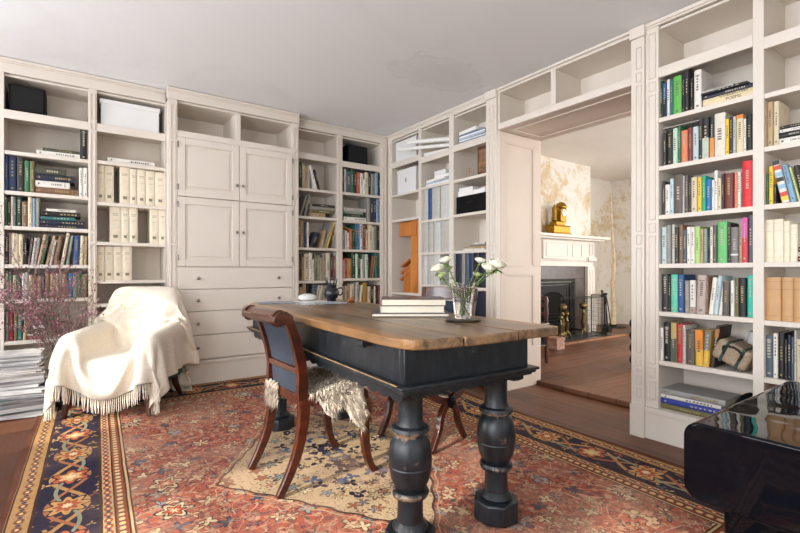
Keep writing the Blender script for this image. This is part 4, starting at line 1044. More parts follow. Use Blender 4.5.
panel([.452, .50, .548], [-.13, -.134, -.137], .171, 'lower_back_panel', ch)
q = MB(); q.box(-.113, .188, -.18, .18, .40, .452); q.build('seat', BF, ch, bev=.02, seg=3)
# sheepskin lying over the seat
sk = random.Random(5)
def skin_z(x, y):
    z_ = .458
    z_ += .012*math.sin(9*x+4*y)
    if x > .2: z_ -= (x-.2)*2.2
    if abs(y) > .20: z_ -= (abs(y)-.20)*2.4
    if x < -.09: z_ += (-.09-x)*.0
    return z_
q = MB(); out_ = []
N = 40
for i in range(N):
    a = 2*math.pi*i/N; r = .27+.025*math.sin(5*a+1)+.018*math.sin(9*a)
    out_.append((.065+r*.78*math.cos(a), r*.98*math.sin(a)))
vs = [(.06, 0, skin_z(.06, 0)+.004)]; fs = []
for k in range(1, 7):
    for (x, y) in out_:
        X_, Y_ = .06+(x-.06)*k/6, y*k/6
        X_ = max(X_, -.10)
        vs.append((X_, Y_, skin_z(X_, Y_)))
for i in range(N):
    fs.append((0, 1+i, 1+(i+1) % N))
    for k in range(5):
        a = 1+k*N; fs.append((a+i, a+N+i, a+N+(i+1) % N, a+(i+1) % N))
q.add(vs, fs)
FUR = plain('sheepskin_wool', '#e0d4c2', .95, 0, .25, 35, 0, .1, 0, .2)
sp_ = q.build('sheepskin', FUR, loc=(1.0, 2.21, RUGZ), rz=R(1.5))
md = sp_.modifiers.new('thick', 'SOLIDIFY'); md.thickness = .012; md.offset = 1
tag(sp_, 'shaggy cream and grey sheepskin draped over the near chair seat', 'sheepskin')
fur = MB()
def tuft(mb, x, y, z, dx, dy, dz, L, w_, mi):
    a = Vector((x, y, z)); d = Vector((dx, dy, dz)).normalized()
    s_ = d.cross(Vector((0,0,1)));
    if s_.length < .1: s_ = Vector((1,0,0))
    s_.normalize(); b2 = a+d*L*.5+Vector((0,0,.006)); c2 = a+d*L-Vector((0,0,.004+L*.25)); u_ = d.cross(s_)
    vs = [a+s_*w_, a-s_*w_, a+u_*w_, b2+s_*w_*.7, b2-s_*w_*.7, b2+u_*w_*.7, c2]
    mb.add([tuple(v) for v in vs], [(0,1,4,3), (1,2,5,4), (2,0,3,5), (3,4,6), (4,5,6), (5,3,6)], mi)
for i in range(4200):
    a = sk.uniform(0, 2*math.pi); rr = math.sqrt(sk.random()); j = int(a/(2*math.pi)*N) % N
    x = .06+(out_[j][0]-.06)*rr; y = out_[j][1]*rr; x = max(x, -.10); z_ = skin_z(x, y)+.010
    gx, gy = (x-.06), y; g_ = math.hypot(gx, gy)+.01
    dn = -.2-1.1*max(0, rr-.75)*3
    tuft(fur, x, y, z_, gx/g_+sk.uniform(-.7, .7), gy/g_+sk.uniform(-.7, .7), dn+.45+sk.uniform(-.2, .2), sk.uniform(.025, .05), .0035, 0 if sk.random() > .3 else 1)
# long wool hanging behind the back and over the near front leg
for i in range(420):
    y = sk.uniform(.06, .2); z_ = sk.uniform(.36, .47); tuft(fur, -.15, y, z_, -.5+sk.uniform(-.3, .3), sk.uniform(-.3, .5), -.9, sk.uniform(.03, .05), .0035, sk.random() > .6)
for i in range(300):
    a = sk.uniform(0, 6.28); z_ = sk.uniform(.29, .40); tuft(fur, .205+.026*math.cos(a), -.205+.024*math.sin(a), z_, math.cos(a)*.5, math.sin(a)*.5, -1, sk.uniform(.02, .035), .003, 2)
fo = fur.build('wool_pile', [FUR, plain('greyer_wool', '#c0b19e', .95, 0, .2, 30), plain('brown_wool', '#8a6548', .95, 0, .2, 30)], sp_, ang=180); fo['kind'] = 'stuff'

# second chair: curule X-frame on the far side of the table
c2 = empty('curule_chair', (1.76, 2.23, RUGZ), R(14), label='mahogany X-frame chair with blue back on the far side of the table', cat='chair')
for sy in (-1, 1):
    y = .2*sy
    for sx in (-1, 1):
        pts = spline([(sx*.23, y, .42), (sx*.2, y, .36), (sx*.11, y, .30), (0, y, .265), (-sx*.07, y, .21), (-sx*.10, y, .12), (-sx*.15, y, .04), (-sx*.17, y, .012)], 6)
        q = MB(); q.sweep(pts, .034 if sx > 0 else .028, [lerp(.052, .028, abs(i/(len(pts)-1)-.1)) for i in range(len(pts))], (0,1,0)); lg = q.build('leg', MW, c2, bev=.006, seg=3)
        q = MB(); q.ball((-sx*.172, y, .016), .017, sq=(1.3, 1, .95)); q.build('claw_foot', M['mahogd'], lg)
    q = MB(); q.lathe([(.036, 0), (.038, .008), (.028, .014), (.014, .02), (.012, .026), (0, .028)], 16, M=Matrix.Translation((0, y+sy*.018, .265)) @ Matrix.Rotation(R(-90*sy), 4, 'X'))
    for k in range(8): q.ball((.024*math.cos(k*math.pi/4), y+sy*.03, .265+.024*math.sin(k*math.pi/4)), .008, n=8, k=4)
    q.build('rosette', M['black'], c2)
    q = MB(); q.sweep([(-.25, y, .435), (.24, y, .435)], .03, .04, (0,1,0)); q.build('side_rail', MW, c2, bev=.004)
    pts = spline([(.22, y, .44), (.235, y, .6), (.255, y, .75), (.3, y, .92)], 6)
    q = MB(); q.sweep(pts, .03, .036, (0,1,0)); q.build('back_stile', MW, c2, bev=.005)
q = MB(); q.sweep([(0, -.18, .265), (0, .18, .265)], .026, .026, (0,0,1)); q.build('stretcher', MW, c2, bev=.006)
for x_ in (-.24, .23): q = MB(); q.box(x_-.012, x_+.012, -.184, .184, .42, .452); q.build('seat_rail', MW, c2, bev=.003)
q = MB(); q.box(-.225, .215, -.182, .182, .43, .475); q.build('seat', BF, c2, bev=.015, seg=3)
panel([.60, .68, .76, .84], [.235, .245, .257, .275], .184, 'back_panel', c2)
q = MB(); pts = spline([(.285, -.22, .885), (.305, -.11, .89), (.31, 0, .89), (.305, .11, .89), (.285, .22, .885)], 6)
q.sweep(pts, .085, .022, (.15,0,1)); q.build('crest_rail', MW, c2, bev=.005)

# ------------------------------------------------------------ on the table
def tbook(lx, ly, w_, d_, t, z_, rot, code, label, inkm):
    c = .003; mb = MB(); mb.box(0, w_, 0, d_, 0, c); mb.box(0, w_, 0, d_, t-c, t); mb.box(0, c, 0, d_, c, t-c)
    o = mb.build('book', code, loc=onT(lx, ly, z_), rz=rot, bev=.0008)
    p = MB(); p.box(c+.0002, w_-.004, .004, d_-.004, c+.0002, t-c-.0002); p.build('page_block', M['page'], o)
    tag(o, label, 'book', 'books piled on the table'); return o
GREYB = plain('grey_white_cover', '#8f8f8c', .4); 
tbook(.28, .75, .385, .28, .018, 0, R(-35), plain('dark_grey_cover', '#3c3c3e', .35), 'flat dark-covered book at bottom of the pile on the table', None)
tbook(.325, .74, .32, .25, .034, .0188, R(-35), plain('stone_cover', '#c9c4ba', .4), 'pale book in the middle of the pile on the table', None)
tbook(.325, .735, .325, .25, .034, .0536, R(-34), plain('plum_cover', '#4a2a2e', .3), 'plum-covered book topmost in the pile on the table', None)
# vase with flowers
VX, VY = .555, .385
q = MB(); q.lathe([(0, 0), (.074, 0), (.082, .004), (.084, .009), (.08, .009), (.072, .006), (0, .005)], 30, onT(VX, VY)); o = q.build('dish', plain('tarnished_silver', '#8a857c', .3, .9)); tag(o, 'round tarnished metal dish under the flower vase', 'dish')
vz = onT(VX, VY, .0095)
vo = [(0, .0), (.036, 0), (.039, .004), (.043, .05), (.05, .105), (.058, .155), (.0605, .165)]; vi = [(.058, .165), (.0555, .155), (.0475, .105), (.0405, .05), (.036, .014), (.02, .011), (0, .011)]
q = MB(); q.lathe(vo+vi, 36, (0,0,0)); va = q.build('vase', M['glass'], loc=vz); tag(va, 'clear flared glass vase of white roses on the table', 'vase')
q = MB(); q.lathe([(0, .0118), (.0352, .0145), (.0398, .05), (.0425, .075), (0, .075)], 32); wt = q.build('water', glass('water', ior=1.33), va)
def rose(mb, c, r, axis, rnd_):
    ax = Vector(axis).normalized(); t_ = ax.orthogonal().normalized(); b_ = ax.cross(t_)
    def cup(rad, hgt, a0, span, tilt):
        vs = []; fs = []; n_, k_ = 7, 5
        for i in range(k_):
            v_ = i/(k_-1)
            for j in range(n_):
                u_ = (j/(n_-1)-.5); a = a0+u_*span
                rr = rad*(math.sin(v_*1.9)*.9+.12)*(1+tilt*v_*v_); hh = hgt*(v_-.35*abs(u_)**2*4*v_*.5)
                p = Vector(c)+ (t_*math.cos(a)+b_*math.sin(a))*rr+ax*(hh-r*.5); vs.append(tuple(p))
        for i in range(k_-1):
            for j in range(n_-1): a = i*n_+j; fs.append((a, a+1, a+n_+1, a+n_))
        mb.add(vs, fs)
    for ring_, (rad, hg, cnt, tl) in enumerate(((.3, 1.0, 3, -.2), (.5, 1.0, 4, -.1), (.75, .95, 5, .0), (1.0, .85, 6, .18))):
        for k in range(cnt): cup(r*rad, r*hg*1.15, k*2*math.pi/cnt+ring_*.6+rnd_.uniform(-.2, .2), 2*math.pi/cnt*1.5, tl)
rr_ = random.Random(3)
# (dx along camera right, up, towards camera) of each bloom from the vase base
rgt = Vector((.814, -.581, 0)); fwd = Vector((.581, .814, 0))
blooms = [(-.079, .265, 0, .025, 0), (-.115, .225, .01, .029, 0), (-.10, .195, -.02, .02, 1), (.081, .265, .02, .022, 0), (.112, .23, -.02, .029, 0), (.155, .245, .0, .037, 0), (.07, .20, .03, .019, 1), (-.06, .23, .03, .016, 1)]
for i, (dx, up, df, r, bud) in enumerate(blooms):
    base = Vector((rr_.uniform(-.015, .015)-dx*.12, rr_.uniform(-.015, .015), .02))
    tip = rgt*dx+fwd*df+Vector((0, 0, up))
    mid = rgt*dx*.42+fwd*df*.5+Vector((0, 0, up*.62))
    mid2 = rgt*dx*.1+Vector((0, 0, .09))
    pts = spline([base, mid2, mid, tip-Vector((0,0,r*.45))], 6)
    st_ = MB(); st_.tube(pts, [.0022]*len(pts), 6)
    ax = (tip-mid).normalized()*.5+Vector((0,0,.8))-fwd*.35
    lf = MB()
    def leaf(mb, p, d, L, w_):
        d = d.normalized(); s_ = d.cross(Vector((0,0,1))).normalized(); vs = []
        prof = [(0, .05), (.25, .8), (.5, 1), (.75, .7), (1, .02)]
        for t, ww in prof:
            c = p+d*L*t-Vector((0,0,L*.35*t*t)); vs += [tuple(c+s_*w_*ww), tuple(c+Vector((0,0,-.15*w_))), tuple(c-s_*w_*ww)]
        fs = []
        for k in range(4):
            a = k*3; fs += [(a, a+1, a+4, a+3), (a+1, a+2, a+5, a+4)]
        mb.add(vs, fs)
    for k in range(5):
        t = .45+.1*k; p = pts[int(t*(len(pts)-1))]; a = rr_.uniform(0, 6.28)
        leaf(lf, p, Vector((math.cos(a), math.sin(a), .5)), rr_.uniform(.025, .045), .009)
    for k in range(5):
        a = k*1.257; leaf(lf, tip-Vector((0,0,r*.5)), Vector((math.cos(a), math.sin(a), -.3)), r*1.0, r*.22)
    fl_ = MB(); rose(fl_, tuple(tip), r, ax, rr_)
    root = empty('rose', vz, 0, label=['white rose highest on the left side of the vase','large white rose farthest left in the vase','greenish bud lowest on the left of the vase','small white rose highest on the right','white rose between bud and big bloom at right of vase','largest white rose farthest right in the vase','greenish bud close right of the vase stems','small bud beside the highest left rose'][i], cat='flower', group='white roses in the glass vase')
    st_.build('stem', M['leaf'], root); lf.build('leaves', M['leaf'], root)
    fl_.build('bloom', M['petal'] if not bud else plain('green_bud', '#b8c48a', .6, 0, .1), root, ang=180)
# black jug with pens, white stone bowl, papers, little brown object
jx = onT(.59, 1.93)
q = MB(); q.lathe([(0, 0), (.034, 0), (.036, .006), (.03, .012), (.048, .03), (.058, .06), (.05, .09), (.036, .105), (.04, .118), (.042, .122), (.038, .12), (.033, .106), (.045, .085), (.05, .06), (.03, .02), (0, .018)], 24)
q.tube(spline([(.048, 0, .095), (.075, 0, .1), (.085, 0, .075), (.07, 0, .048), (.054, 0, .05)], 5), .005, 8)
jg = q.build('jug', plain('dark_blue_glaze', '#181c24', .25), loc=jx, rz=R(-35)); tag(jg, 'small black round jug holding pens at far end of table', 'jug')
for i in range(9):
    a = i*.7; tx = .03*math.cos(a); ty = .02*math.sin(a)
    q = MB(); q.tube([(jx[0]+tx*.3, jx[1]+ty*.3, jx[2]+.022), (jx[0]+tx*1.6, jx[1]+ty*1.6, jx[2]+.17+.02*math.sin(i*2.3))], .0035, 8)
    o = q.build('pen', plain('pen_black' if i % 3 else 'pen_navy', '#15161a' if i % 3 else '#22304e', .4)); tag(o, 'dark pen standing in the small black jug', 'pen', 'dark pens in the black jug')
q = MB(); q.lathe([(0, 0), (.03, .001), (.052, .012), (.058, .026), (.05, .042), (.025, .052), (0, .054)], 24, M=Matrix.Diagonal((1.25, .9, 1, 1)))
o = q.build('white_stone', plain('white_glaze', '#dddcd8', .35), loc=onT(.44, 2.03, .004)); tag(o, 'smooth white rounded stone on papers at far end of table', 'stone')
for i, (lx, ly, w_, h_, r_, c_, lb) in enumerate([(.38, 1.98, .21, .20, 5, M['paper'], 'white paper sheet under the white stone'), (.10, 1.98, .24, .18, -12, plain('glossy_magazine', '#7486a0', .3, 0, .5, 14), 'blue-grey magazine at far left corner of table'), (.36, 1.75, .32, .16, 8, plain('pale_magazine', '#b7c0c6', .3, 0, .4, 18), 'pale printed magazine lying between jug and blue magazine')]):
    q = MB(); q.box(-w_/2, w_/2, -h_/2, h_/2, 0, .003+.001*i); o = q.build('magazine' if i else 'paper_sheet', c_, loc=onT(lx+.08, ly, 0 if i != 0 else 0.0), rz=R(r_)); tag(o, lb, 'paper', 'papers on the table')
q = MB(); q.ball((0, 0, .018), .02, sq=(1.2, .9, .9)); q.ball((.012, 0, .036), .011); q.tube([(-.03, .0, .006), (.03, .0, .006)], .006, 8)
o = q.build('carved_figure', plain('amber_wood', '#9a5e34', .4), loc=onT(.66, 1.74)); tag(o, 'tiny amber-brown carved figure near the black jug', 'figure')
# ------------------------------------------------------------ armchair under a throw
AC = (.32, 3.92); AR = R(-31); AZ = gz(3.9)+RUGZ
ac = empty('armchair', (AC[0], AC[1], AZ), AR, label='low dark teal armchair beneath a cream throw, dark wooden legs showing', cat='armchair')
TEAL = plain('dark_teal_fabric', '#1d4a4b', .9, 0, .15, 80, .2)
q = MB(); q.box(-.23, .23, -.28, .22, .15, .36); q.build('seat', TEAL, ac, bev=.03, seg=3)
for s in (-1, 1):
    q = MB(); poly = [(-.27, .17), (.24, .17), (.28, .62), (.1, .585), (-.1, .57), (-.22, .565), (-.28, .54), (-.29, .48)]
    q.prism(poly, s*.255-.05, s*.255+.05, M=Matrix(((0,0,1,0),(1,0,0,0),(0,1,0,0),(0,0,0,1)))); q.build('arm', TEAL, ac, bev=.03, seg=3)
q = MB(); q.prism([(.12, .3), (.24, .16), (.35, .80), (.31, .84), (.26, .83)], -.225, .225, M=Matrix(((0,0,1,0),(1,0,0,0),(0,1,0,0),(0,0,0,1)))); q.build('backrest', TEAL, ac, bev=.025, seg=3)
for x, y, dx, dy in ((-.26, -.26, -.02, -.03), (.26, -.26, .02, -.03), (-.24, .22, -.03, .05), (.24, .22, .03, .05)):
    q = MB(); q.tube([(x, y, .16), (x+dx*.2, y+dy*.2, .1), (x+dx, y+dy, 0)], [.026, .024, .016], 12); q.build('leg', M['mahogd'], ac)

def cloth():
    nu, nv_ = 64, 74                      # across, along
    W_, L_ = 1.50, 1.80
    du, dv = W_/(nu-1), L_/(nv_-1)
    rest = lambda a, b: math.hypot(a*du, b*dv)
    # path of the middle line: front hem, seat, back, behind
    path = np.array([(-.37,.19),(-.355,.36),(-.31,.41),(-.25,.415),(.10,.395),(.18,.45),(.23,.62),(.28,.84),(.34,.87),(.40,.83),(.43,.5),(.44,.2)])
    seg = np.r_[0, np.cumsum(np.hypot(*np.diff(path, axis=0).T))]
    s = np.linspace(0, L_, nv_)
    py = np.interp(s, seg, path[:,0]); pz = np.interp(s, seg, path[:,1])
    lat_seat = np.array([(0,0),(.20,.0),(.225,.12),(.25,.18),(.30,.19),(.335,.14),(.36,-.25)])
    lat_front = np.array([(0,0),(.24,.0),(.30,.02),(.36,.0),(.40,-.05),(.42,-.25)])
    lat_back = np.array([(0,0),(.2,-.01),(.26,-.06),(.33,-.2),(.36,-.4),(.37,-.5)])
    P = np.zeros((nv_, nu, 3))
    for j in range(nv_):
        y, z = py[j], pz[j]
        if s[j] < .26: lat = lat_front
        elif s[j] < .85: lat = lat_seat
        else:
            t = min(1, (s[j]-.85)/.35); lat = lat_back
        sg = np.r_[0, np.cumsum(np.hypot(*np.diff(lat, axis=0).T))]
        u = (np.arange(nu)-(nu-1)/2)*du
        au = np.abs(u); x = np.interp(au, sg, lat[:,0])+np.maximum(0, au-sg[-1])*.15; dz = np.interp(au, sg, lat[:,1])-np.maximum(0, au-sg[-1])*.9
        P[j,:,0] = np.sign(u)*x; P[j,:,1] = y; P[j,:,2] = np.maximum(z+dz, .03)
    rng = np.random.RandomState(4); P += rng.normal(0, .004, P.shape)
    Q = P.copy()
    def rbox(p, c, h, r, cy=1.0, sy=0.0):
        d = p-np.array(c)
        if sy: d = np.stack([d[...,0], d[...,1]*cy-d[...,2]*sy, d[...,1]*sy+d[...,2]*cy], -1)
        q_ = np.abs(d)-(np.array(h)-r)
        return np.linalg.norm(np.maximum(q_, 0), axis=-1)+np.minimum(q_.max(-1), 0)-r
    ca, sa = math.cos(R(11)), math.sin(R(11))
    def sdf(p):
        a = rbox(p, (0,-.02,.26), (.23,.28,.115), .05)
        for sx in (-1, 1):
            a = np.minimum(a, rbox(p, (sx*.255,.0,.36), (.062,.295,.215), .055, math.cos(R(-5)), math.sin(R(-5))))
        a = np.minimum(a, rbox(p, (0,.24,.5), (.25,.075,.36), .074, ca, sa))
        return a
    def collide(P):
        for _ in range(1):
            d = sdf(P); m = d < .0085
            if m.any():
                p = P[m]; e_ = .002; g = np.stack([sdf(p+np.array(v)*e_)-sdf(p-np.array(v)*e_) for v in ((1,0,0),(0,1,0),(0,0,1))], -1)
                g /= np.linalg.norm(g, axis=-1, keepdims=True)+1e-9
                P[m] = p+g*(.008-d[m])[:,None]
        np.maximum(P[...,2], .02, out=P[...,2])
        # furniture behind keeps the cloth out of the cupboard
        wy = AC[1]+P[...,0]*math.sin(AR)+P[...,1]*math.cos(AR)
        over = np.maximum(0, wy-4.335); P[...,1] -= over*math.cos(AR); P[...,0] -= over*math.sin(AR)
        return m
    def con(P, a, b, L, k=1.0, only_stretch=False):
        d = P[b]-P[a]; n = np.linalg.norm(d, axis=-1, keepdims=True)+1e-9
        e_ = (n-L)/n*.5*k
        if only_stretch: e_ = np.maximum(e_, 0)
        P[a] += d*e_; P[b] -= d*e_
    S_ = np.s_
    sets = []
    for o in (0, 1):
        sets.append(((S_[:, o:nu-1:2], S_[:, o+1:nu:2]), du, 1)); sets.append(((S_[o:nv_-1:2, :], S_[o+1:nv_:2, :]), dv, 1))
        sets.append(((S_[o:nv_-1:2, :-1], S_[o+1:nv_:2, 1:]), rest(1,1), .35)); sets.append(((S_[o:nv_-1:2, 1:], S_[o+1:nv_:2, :-1]), rest(1,1), .35))
    for o in range(4):
        a0 = [i for i in range(nu-2) if i % 4 == o]; a0 = np.array(a0); sets.append(((S_[:, a0], S_[:, a0+2]), 2*du, .22))
        a0 = np.array([i for i in range(nv_-2) if i % 4 == o]); sets.append(((S_[a0, :], S_[a0+2, :]), 2*dv, .22))
    def trim(x, y):
        return x, y
    for it in range(130):
        V = (P-Q)*.93; Q = P.copy(); P = P+V; P[...,2] -= .0011
        for _ in range(9):
            for (a, b), L, k in sets:
                A, B = P[a], P[b]
                h = min(A.shape[0], B.shape[0]); w_ = min(A.shape[1], B.shape[1])
                A = A[:h,:w_]; B = B[:h,:w_]
                d = B-A; n = np.linalg.norm(d, axis=-1, keepdims=True)+1e-9; e_ = (n-L)/n*.5*k
                A2 = A+d*e_; B2 = B-d*e_
                if isinstance(a[1], np.ndarray): P[:h, a[1][:w_]] = A2; P[:h, b[1][:w_]] = B2
                elif isinstance(a[0], np.ndarray): P[a[0][:h], :w_] = A2; P[b[0][:h], :w_] = B2
                else:
                    va = P[a]; va[:h,:w_] = A2; vb = P[b]; vb[:h,:w_] = B2
            m = collide(P)
        # friction: a vertex lying on the chair keeps most of its place
        p = P[m]; e_ = .002; g = np.stack([sdf(p+np.array(v)*e_)-sdf(p-np.array(v)*e_) for v in ((1,0,0),(0,1,0),(0,0,1))], -1)
        g /= np.linalg.norm(g, axis=-1, keepdims=True)+1e-9
        D = p-Q[m]; T = D-(D*g).sum(-1, keepdims=True)*g
        P[m] = p-T*.88; Q[m] = lerp(Q[m], P[m], .8)
    return P
CP = cloth()
def cloth_object(P):
    nv_, nu, _ = P.shape; q = MB()
    q.v = [tuple(map(float, p)) for p in P.reshape(-1, 3)]
    for j in range(nv_-1):
        for i in range(nu-1):
            a = j*nu+i; q.f.append((a, a+1, a+nu+1, a+nu)); q.m.append(0)
    o = q.build('throw_blanket', M['wool'], loc=(AC[0], AC[1], AZ), rz=AR, ang=180)
    o.modifiers.new('smooth', 'SMOOTH').iterations = 2
    s = o.modifiers.new('sub', 'SUBSURF'); s.levels = 1; s.render_levels = 1
    s = o.modifiers.new('thick', 'SOLIDIFY'); s.thickness = .006; s.offset = 1
    tag(o, 'cream woollen throw with fringed hem draped over the armchair', 'throw')
    fr_ = MB(); rg = random.Random(8)
    for i in range(1, nu-1):
        for h in (0, .5):
            p = Vector(P[0, i])*(1-h)+Vector(P[0, min(nu-1, i+1)])*h
            L = min(.10, p.z-.004)+rg.uniform(-.008, .004)
            if i % 1 == 0 and L > .01:
                a = rg.uniform(-.012, .012); b_ = rg.uniform(-.012, .006)
                fr_.tube([p, p+Vector((a*.4, b_*.4-.002, -L*.5)), p+Vector((a, b_-.003, -L))], [.0028, .0036, .0018], 5)
    f_ = fr_.build('fringe', M['wool'], o); f_['kind'] = 'stuff'
cloth_object(CP)

# ------------------------------------------------------------ magazines on the floor, pot of branches
mg = random.Random(2)
z = gz(4.12)+.0012; GREYS = [plain('magazine_white', '#d0d0d2', .5, 0, .04), plain('magazine_grey', '#b3b3b6', .5, 0, .05), plain('magazine_dim', '#8f8f94', .5, 0, .05)]
k = 0
COVERS = [plain('cover_a', '#3a3f52', .4, 0, .2, 9), plain('cover_b', '#8c6a5a', .4, 0, .3, 9), plain('cover_c', '#d8d6d2', .4, 0, .1, 9), plain('cover_d', '#3f5a52', .4, 0, .2, 9)]
while z < .475:
    t = mg.choice([.008, .010, .013, .016, .020]); w_, d_ = mg.uniform(.255, .29), mg.uniform(.22, .25)
    q = MB(); q.box(-w_/2+.001, w_/2, -d_/2+.001, d_/2-.001, .0012, t-.0012)
    o = MB(); o.box(-w_/2, w_/2+.001, -d_/2, d_/2, 0, .0012); o.box(-w_/2, w_/2+.001, -d_/2, d_/2, t-.0012, t); o.box(-w_/2-.0008, -w_/2+.001, -d_/2, d_/2, .0012, t-.0012)
    a = R(180 if k % 7 > 3 else 0)+R(mg.uniform(-9, 9))
    ob = o.build('magazine', (COVERS[2] if z > .44 or mg.random() < .5 else mg.choice(COVERS)), loc=(-.325+mg.uniform(-.012, .012)+(.03 if z < .25 else 0), 4.10+mg.uniform(-.01, .01), z), rz=a)
    q.build('pages', mg.choice(GREYS), ob)
    tag(ob, 'worn magazine in the tall stack on the floor at far left', 'magazine', 'magazines stacked on the floor')
    z += t+.0007; k += 1
pot = MB(); PX, PY = -.06, 4.17
pot.lathe([(0, 0), (.07, 0), (.085, .02), (.105, .12), (.11, .22), (.095, .3), (.085, .33), (.09, .345), (.08, .345), (.075, .32), (0, .30)], 28)
po = pot.build('plant_pot', plain('dark_stone_pot', '#3a3a38', .5, 0, .2, 20), loc=(PX, PY, gz(PY)+RUGZ+.001)); tag(po, 'dark pot behind the armchair holding bare branches', 'pot')
br = empty('branches', (PX, PY, gz(PY)+.32), 0, label='tangle of pinkish budding twigs rising in front of the far-left bookcase', cat='branches')
tw = MB(); bu = MB(); bg = random.Random(21)
def grow(p, d, L, r, depth):
    n = 5; pts = [p]; rs = [r]
    for i in range(n):
        d = (d+Vector((bg.uniform(-1, 1), bg.uniform(-1, 1), bg.uniform(-.7, .9)))*.17).normalized()
        p = p+d*L/n
        wy = PY+p.y
        if wy > 4.31: p.y = 4.31-PY; d.y = -abs(d.y)*.3
        pts.append(p.copy()); rs.append(r*(1-.6*(i+1)/n))
        if depth > 0 and bg.random() < (.7 if depth > 1 else .5):
            dd = (d+Vector((bg.uniform(-1, 1), bg.uniform(-.8, .6), bg.uniform(-.4, .7)))*.85).normalized()
            grow(p.copy(), dd, L*bg.uniform(.45, .75), r*.62, depth-1)
        if depth < 2:
            for _ in range(bg.choice((0, 1, 1))):
                c = p+Vector((bg.uniform(-1, 1), bg.uniform(-1, 1), bg.uniform(-1, 1)))*.014
                if PY+c.y > 4.325: c.y = 4.32-PY
                bu.ball(tuple(c), bg.uniform(.0035, .0065), bg.choice((0, 0, 1, 2)), n=5, k=3)
    tw.tube(pts, rs, 5)
for i in range(15):
    a = bg.uniform(-1, 1)
    grow(Vector((bg.uniform(-.04, .04), bg.uniform(-.04, .02), 0)), Vector((a*.6-.06, bg.uniform(-.3, .12), 1)), bg.uniform(.36, .58), .0045, 3)
tw.build('twigs', plain('grey_bark', '#6f5f58', .8, 0, .2, 30), br); bo = bu.build('buds', [plain('pink_bud', '#8a4f60', .7, 0, .2), plain('mauve_bud', '#633844', .7, 0, .2), plain('pale_bud', '#a8808a', .7, 0, .2)], br); bo['kind'] = 'stuff'

# ------------------------------------------------------------ black lacquer piece, lower right
def lacq():
    m, b, nt = newmat('black_lacquer'); b.inputs['Base Color'].default_value = (.003, .0035, .006, 1)
    b.inputs['Roughness'].default_value = .04; b.inputs['Specular IOR Level'].default_value = .2
    x, y, z = xyz(worldpos()); n = noise(comb(x*1.0, y*1.0, 0.0), 6, 1, .3); bump(b, n, .35, .02); return m
LQ = lacq()
lq = empty('lacquered_chest', (1.68, .70, RUGZ), 0, label='low glossy black lacquered chest with rounded corners at lower right', cat='chest')
r_ = .05; y0, y1, z0, z1 = -1.05, 0.0, .275, .535
poly = []
for cx, cz, a0 in ((y1-r_, z0+r_, -90), (y1-r_, z1-r_, 0), (y0+r_, z1-r_, 90), (y0+r_, z0+r_, 180)):
    for i in range(9): a = R(a0+90*i/8); poly.append((cx+r_*math.cos(a), cz+r_*math.sin(a)))
q = MB(); q.prism(poly, 0, 1.0, M=Matrix(((0,0,1,0),(1,0,0,0),(0,1,0,0),(0,0,0,1)))); q.build('body', LQ, lq, bev=.008, seg=3, ang=30)
q = MB(); q.box(.07, .92, -.95, -.09, .0, .2745); q.build('base', LQ, lq, bev=.02, seg=3)

# ------------------------------------------------------------ things in the room beyond
FZ = NFZ
mp = empty('mantelpiece', (6.0, NYC, FZ), 0, label='white panelled mantelpiece around the fireplace in the room beyond', cat='mantelpiece')
WH = M['white']
q = MB(); q.box(-1.22, 1.30, -.26, 0, 1.545, 1.585); q.box(-1.16, 1.24, -.2, 0, 1.515, 1.545); q.build('mantel_shelf', WH, mp, bev=.005)
q = MB(); q.box(-1.08, 1.10, -.09, 0, 1.19, 1.5145)
for a, b_ in ((-.95, -.4), (-.30, .36), (.42, .80)):
    if a == -.30: q.box(a, b_, -.125, -.09, 1.215, 1.5)
    panelled(q, a+.06, b_-.06, 1.25, 1.46, (lambda u, d, z: (u, -.125-d, z)) if a == -.30 else (lambda u, d, z: (u, -.09-d, z)))
q.build('frieze', WH, mp, bev=.003)
q = MB(); q.box(-1.08, 1.10, -.07, 0, 1.10, 1.1895); q.build('architrave', WH, mp, bev=.004)
for a in (-1.08, .90):
    q = MB(); q.box(a, a+.20, -.1, 0, 0, 1.0995); q.box(a-.01, a+.21, -.13, 0, 1.19, 1.25); q.box(a-.01, a+.21, -.12, 0, 0, .14)
    panelled(q, a+.05, a+.15, .2, 1.05, lambda u, d, z: (u, -.10-d, z)); panelled(q, a+.05, a+.15, 1.28, 1.48, lambda u, d, z: (u, -.10-d, z)); q.build('jamb', WH, mp, bev=.003)
STN = plain('brown_stone', '#4c3e37', .35, 0, .25, 9)
fp = empty('fireplace', (6.0, NYC, FZ), 0, label='brown stone fire surround with black arched cast iron opening, room beyond', cat='fireplace')
q = MB(); q.box(-.88, .8995, -.05, 0, .90, 1.0995); q.box(-.88, -.55, -.05, 0, 0, .8995); q.box(.62, .8995, -.05, 0, 0, .8995); q.build('stone_surround', STN, fp, bev=.003)
IR = M['iron']
q = MB()
for i, (a, c_) in enumerate(((.55, .86), (.49, .81), (.43, .76))):
    d = -.062+.018*i; q.box(-a+.06, -a+.12, d, d+.015, 0, c_); q.box(a, a+.06, d, d+.015, 0, c_); q.box(-a+.06, a+.06, d, d+.015, c_, c_+.035)
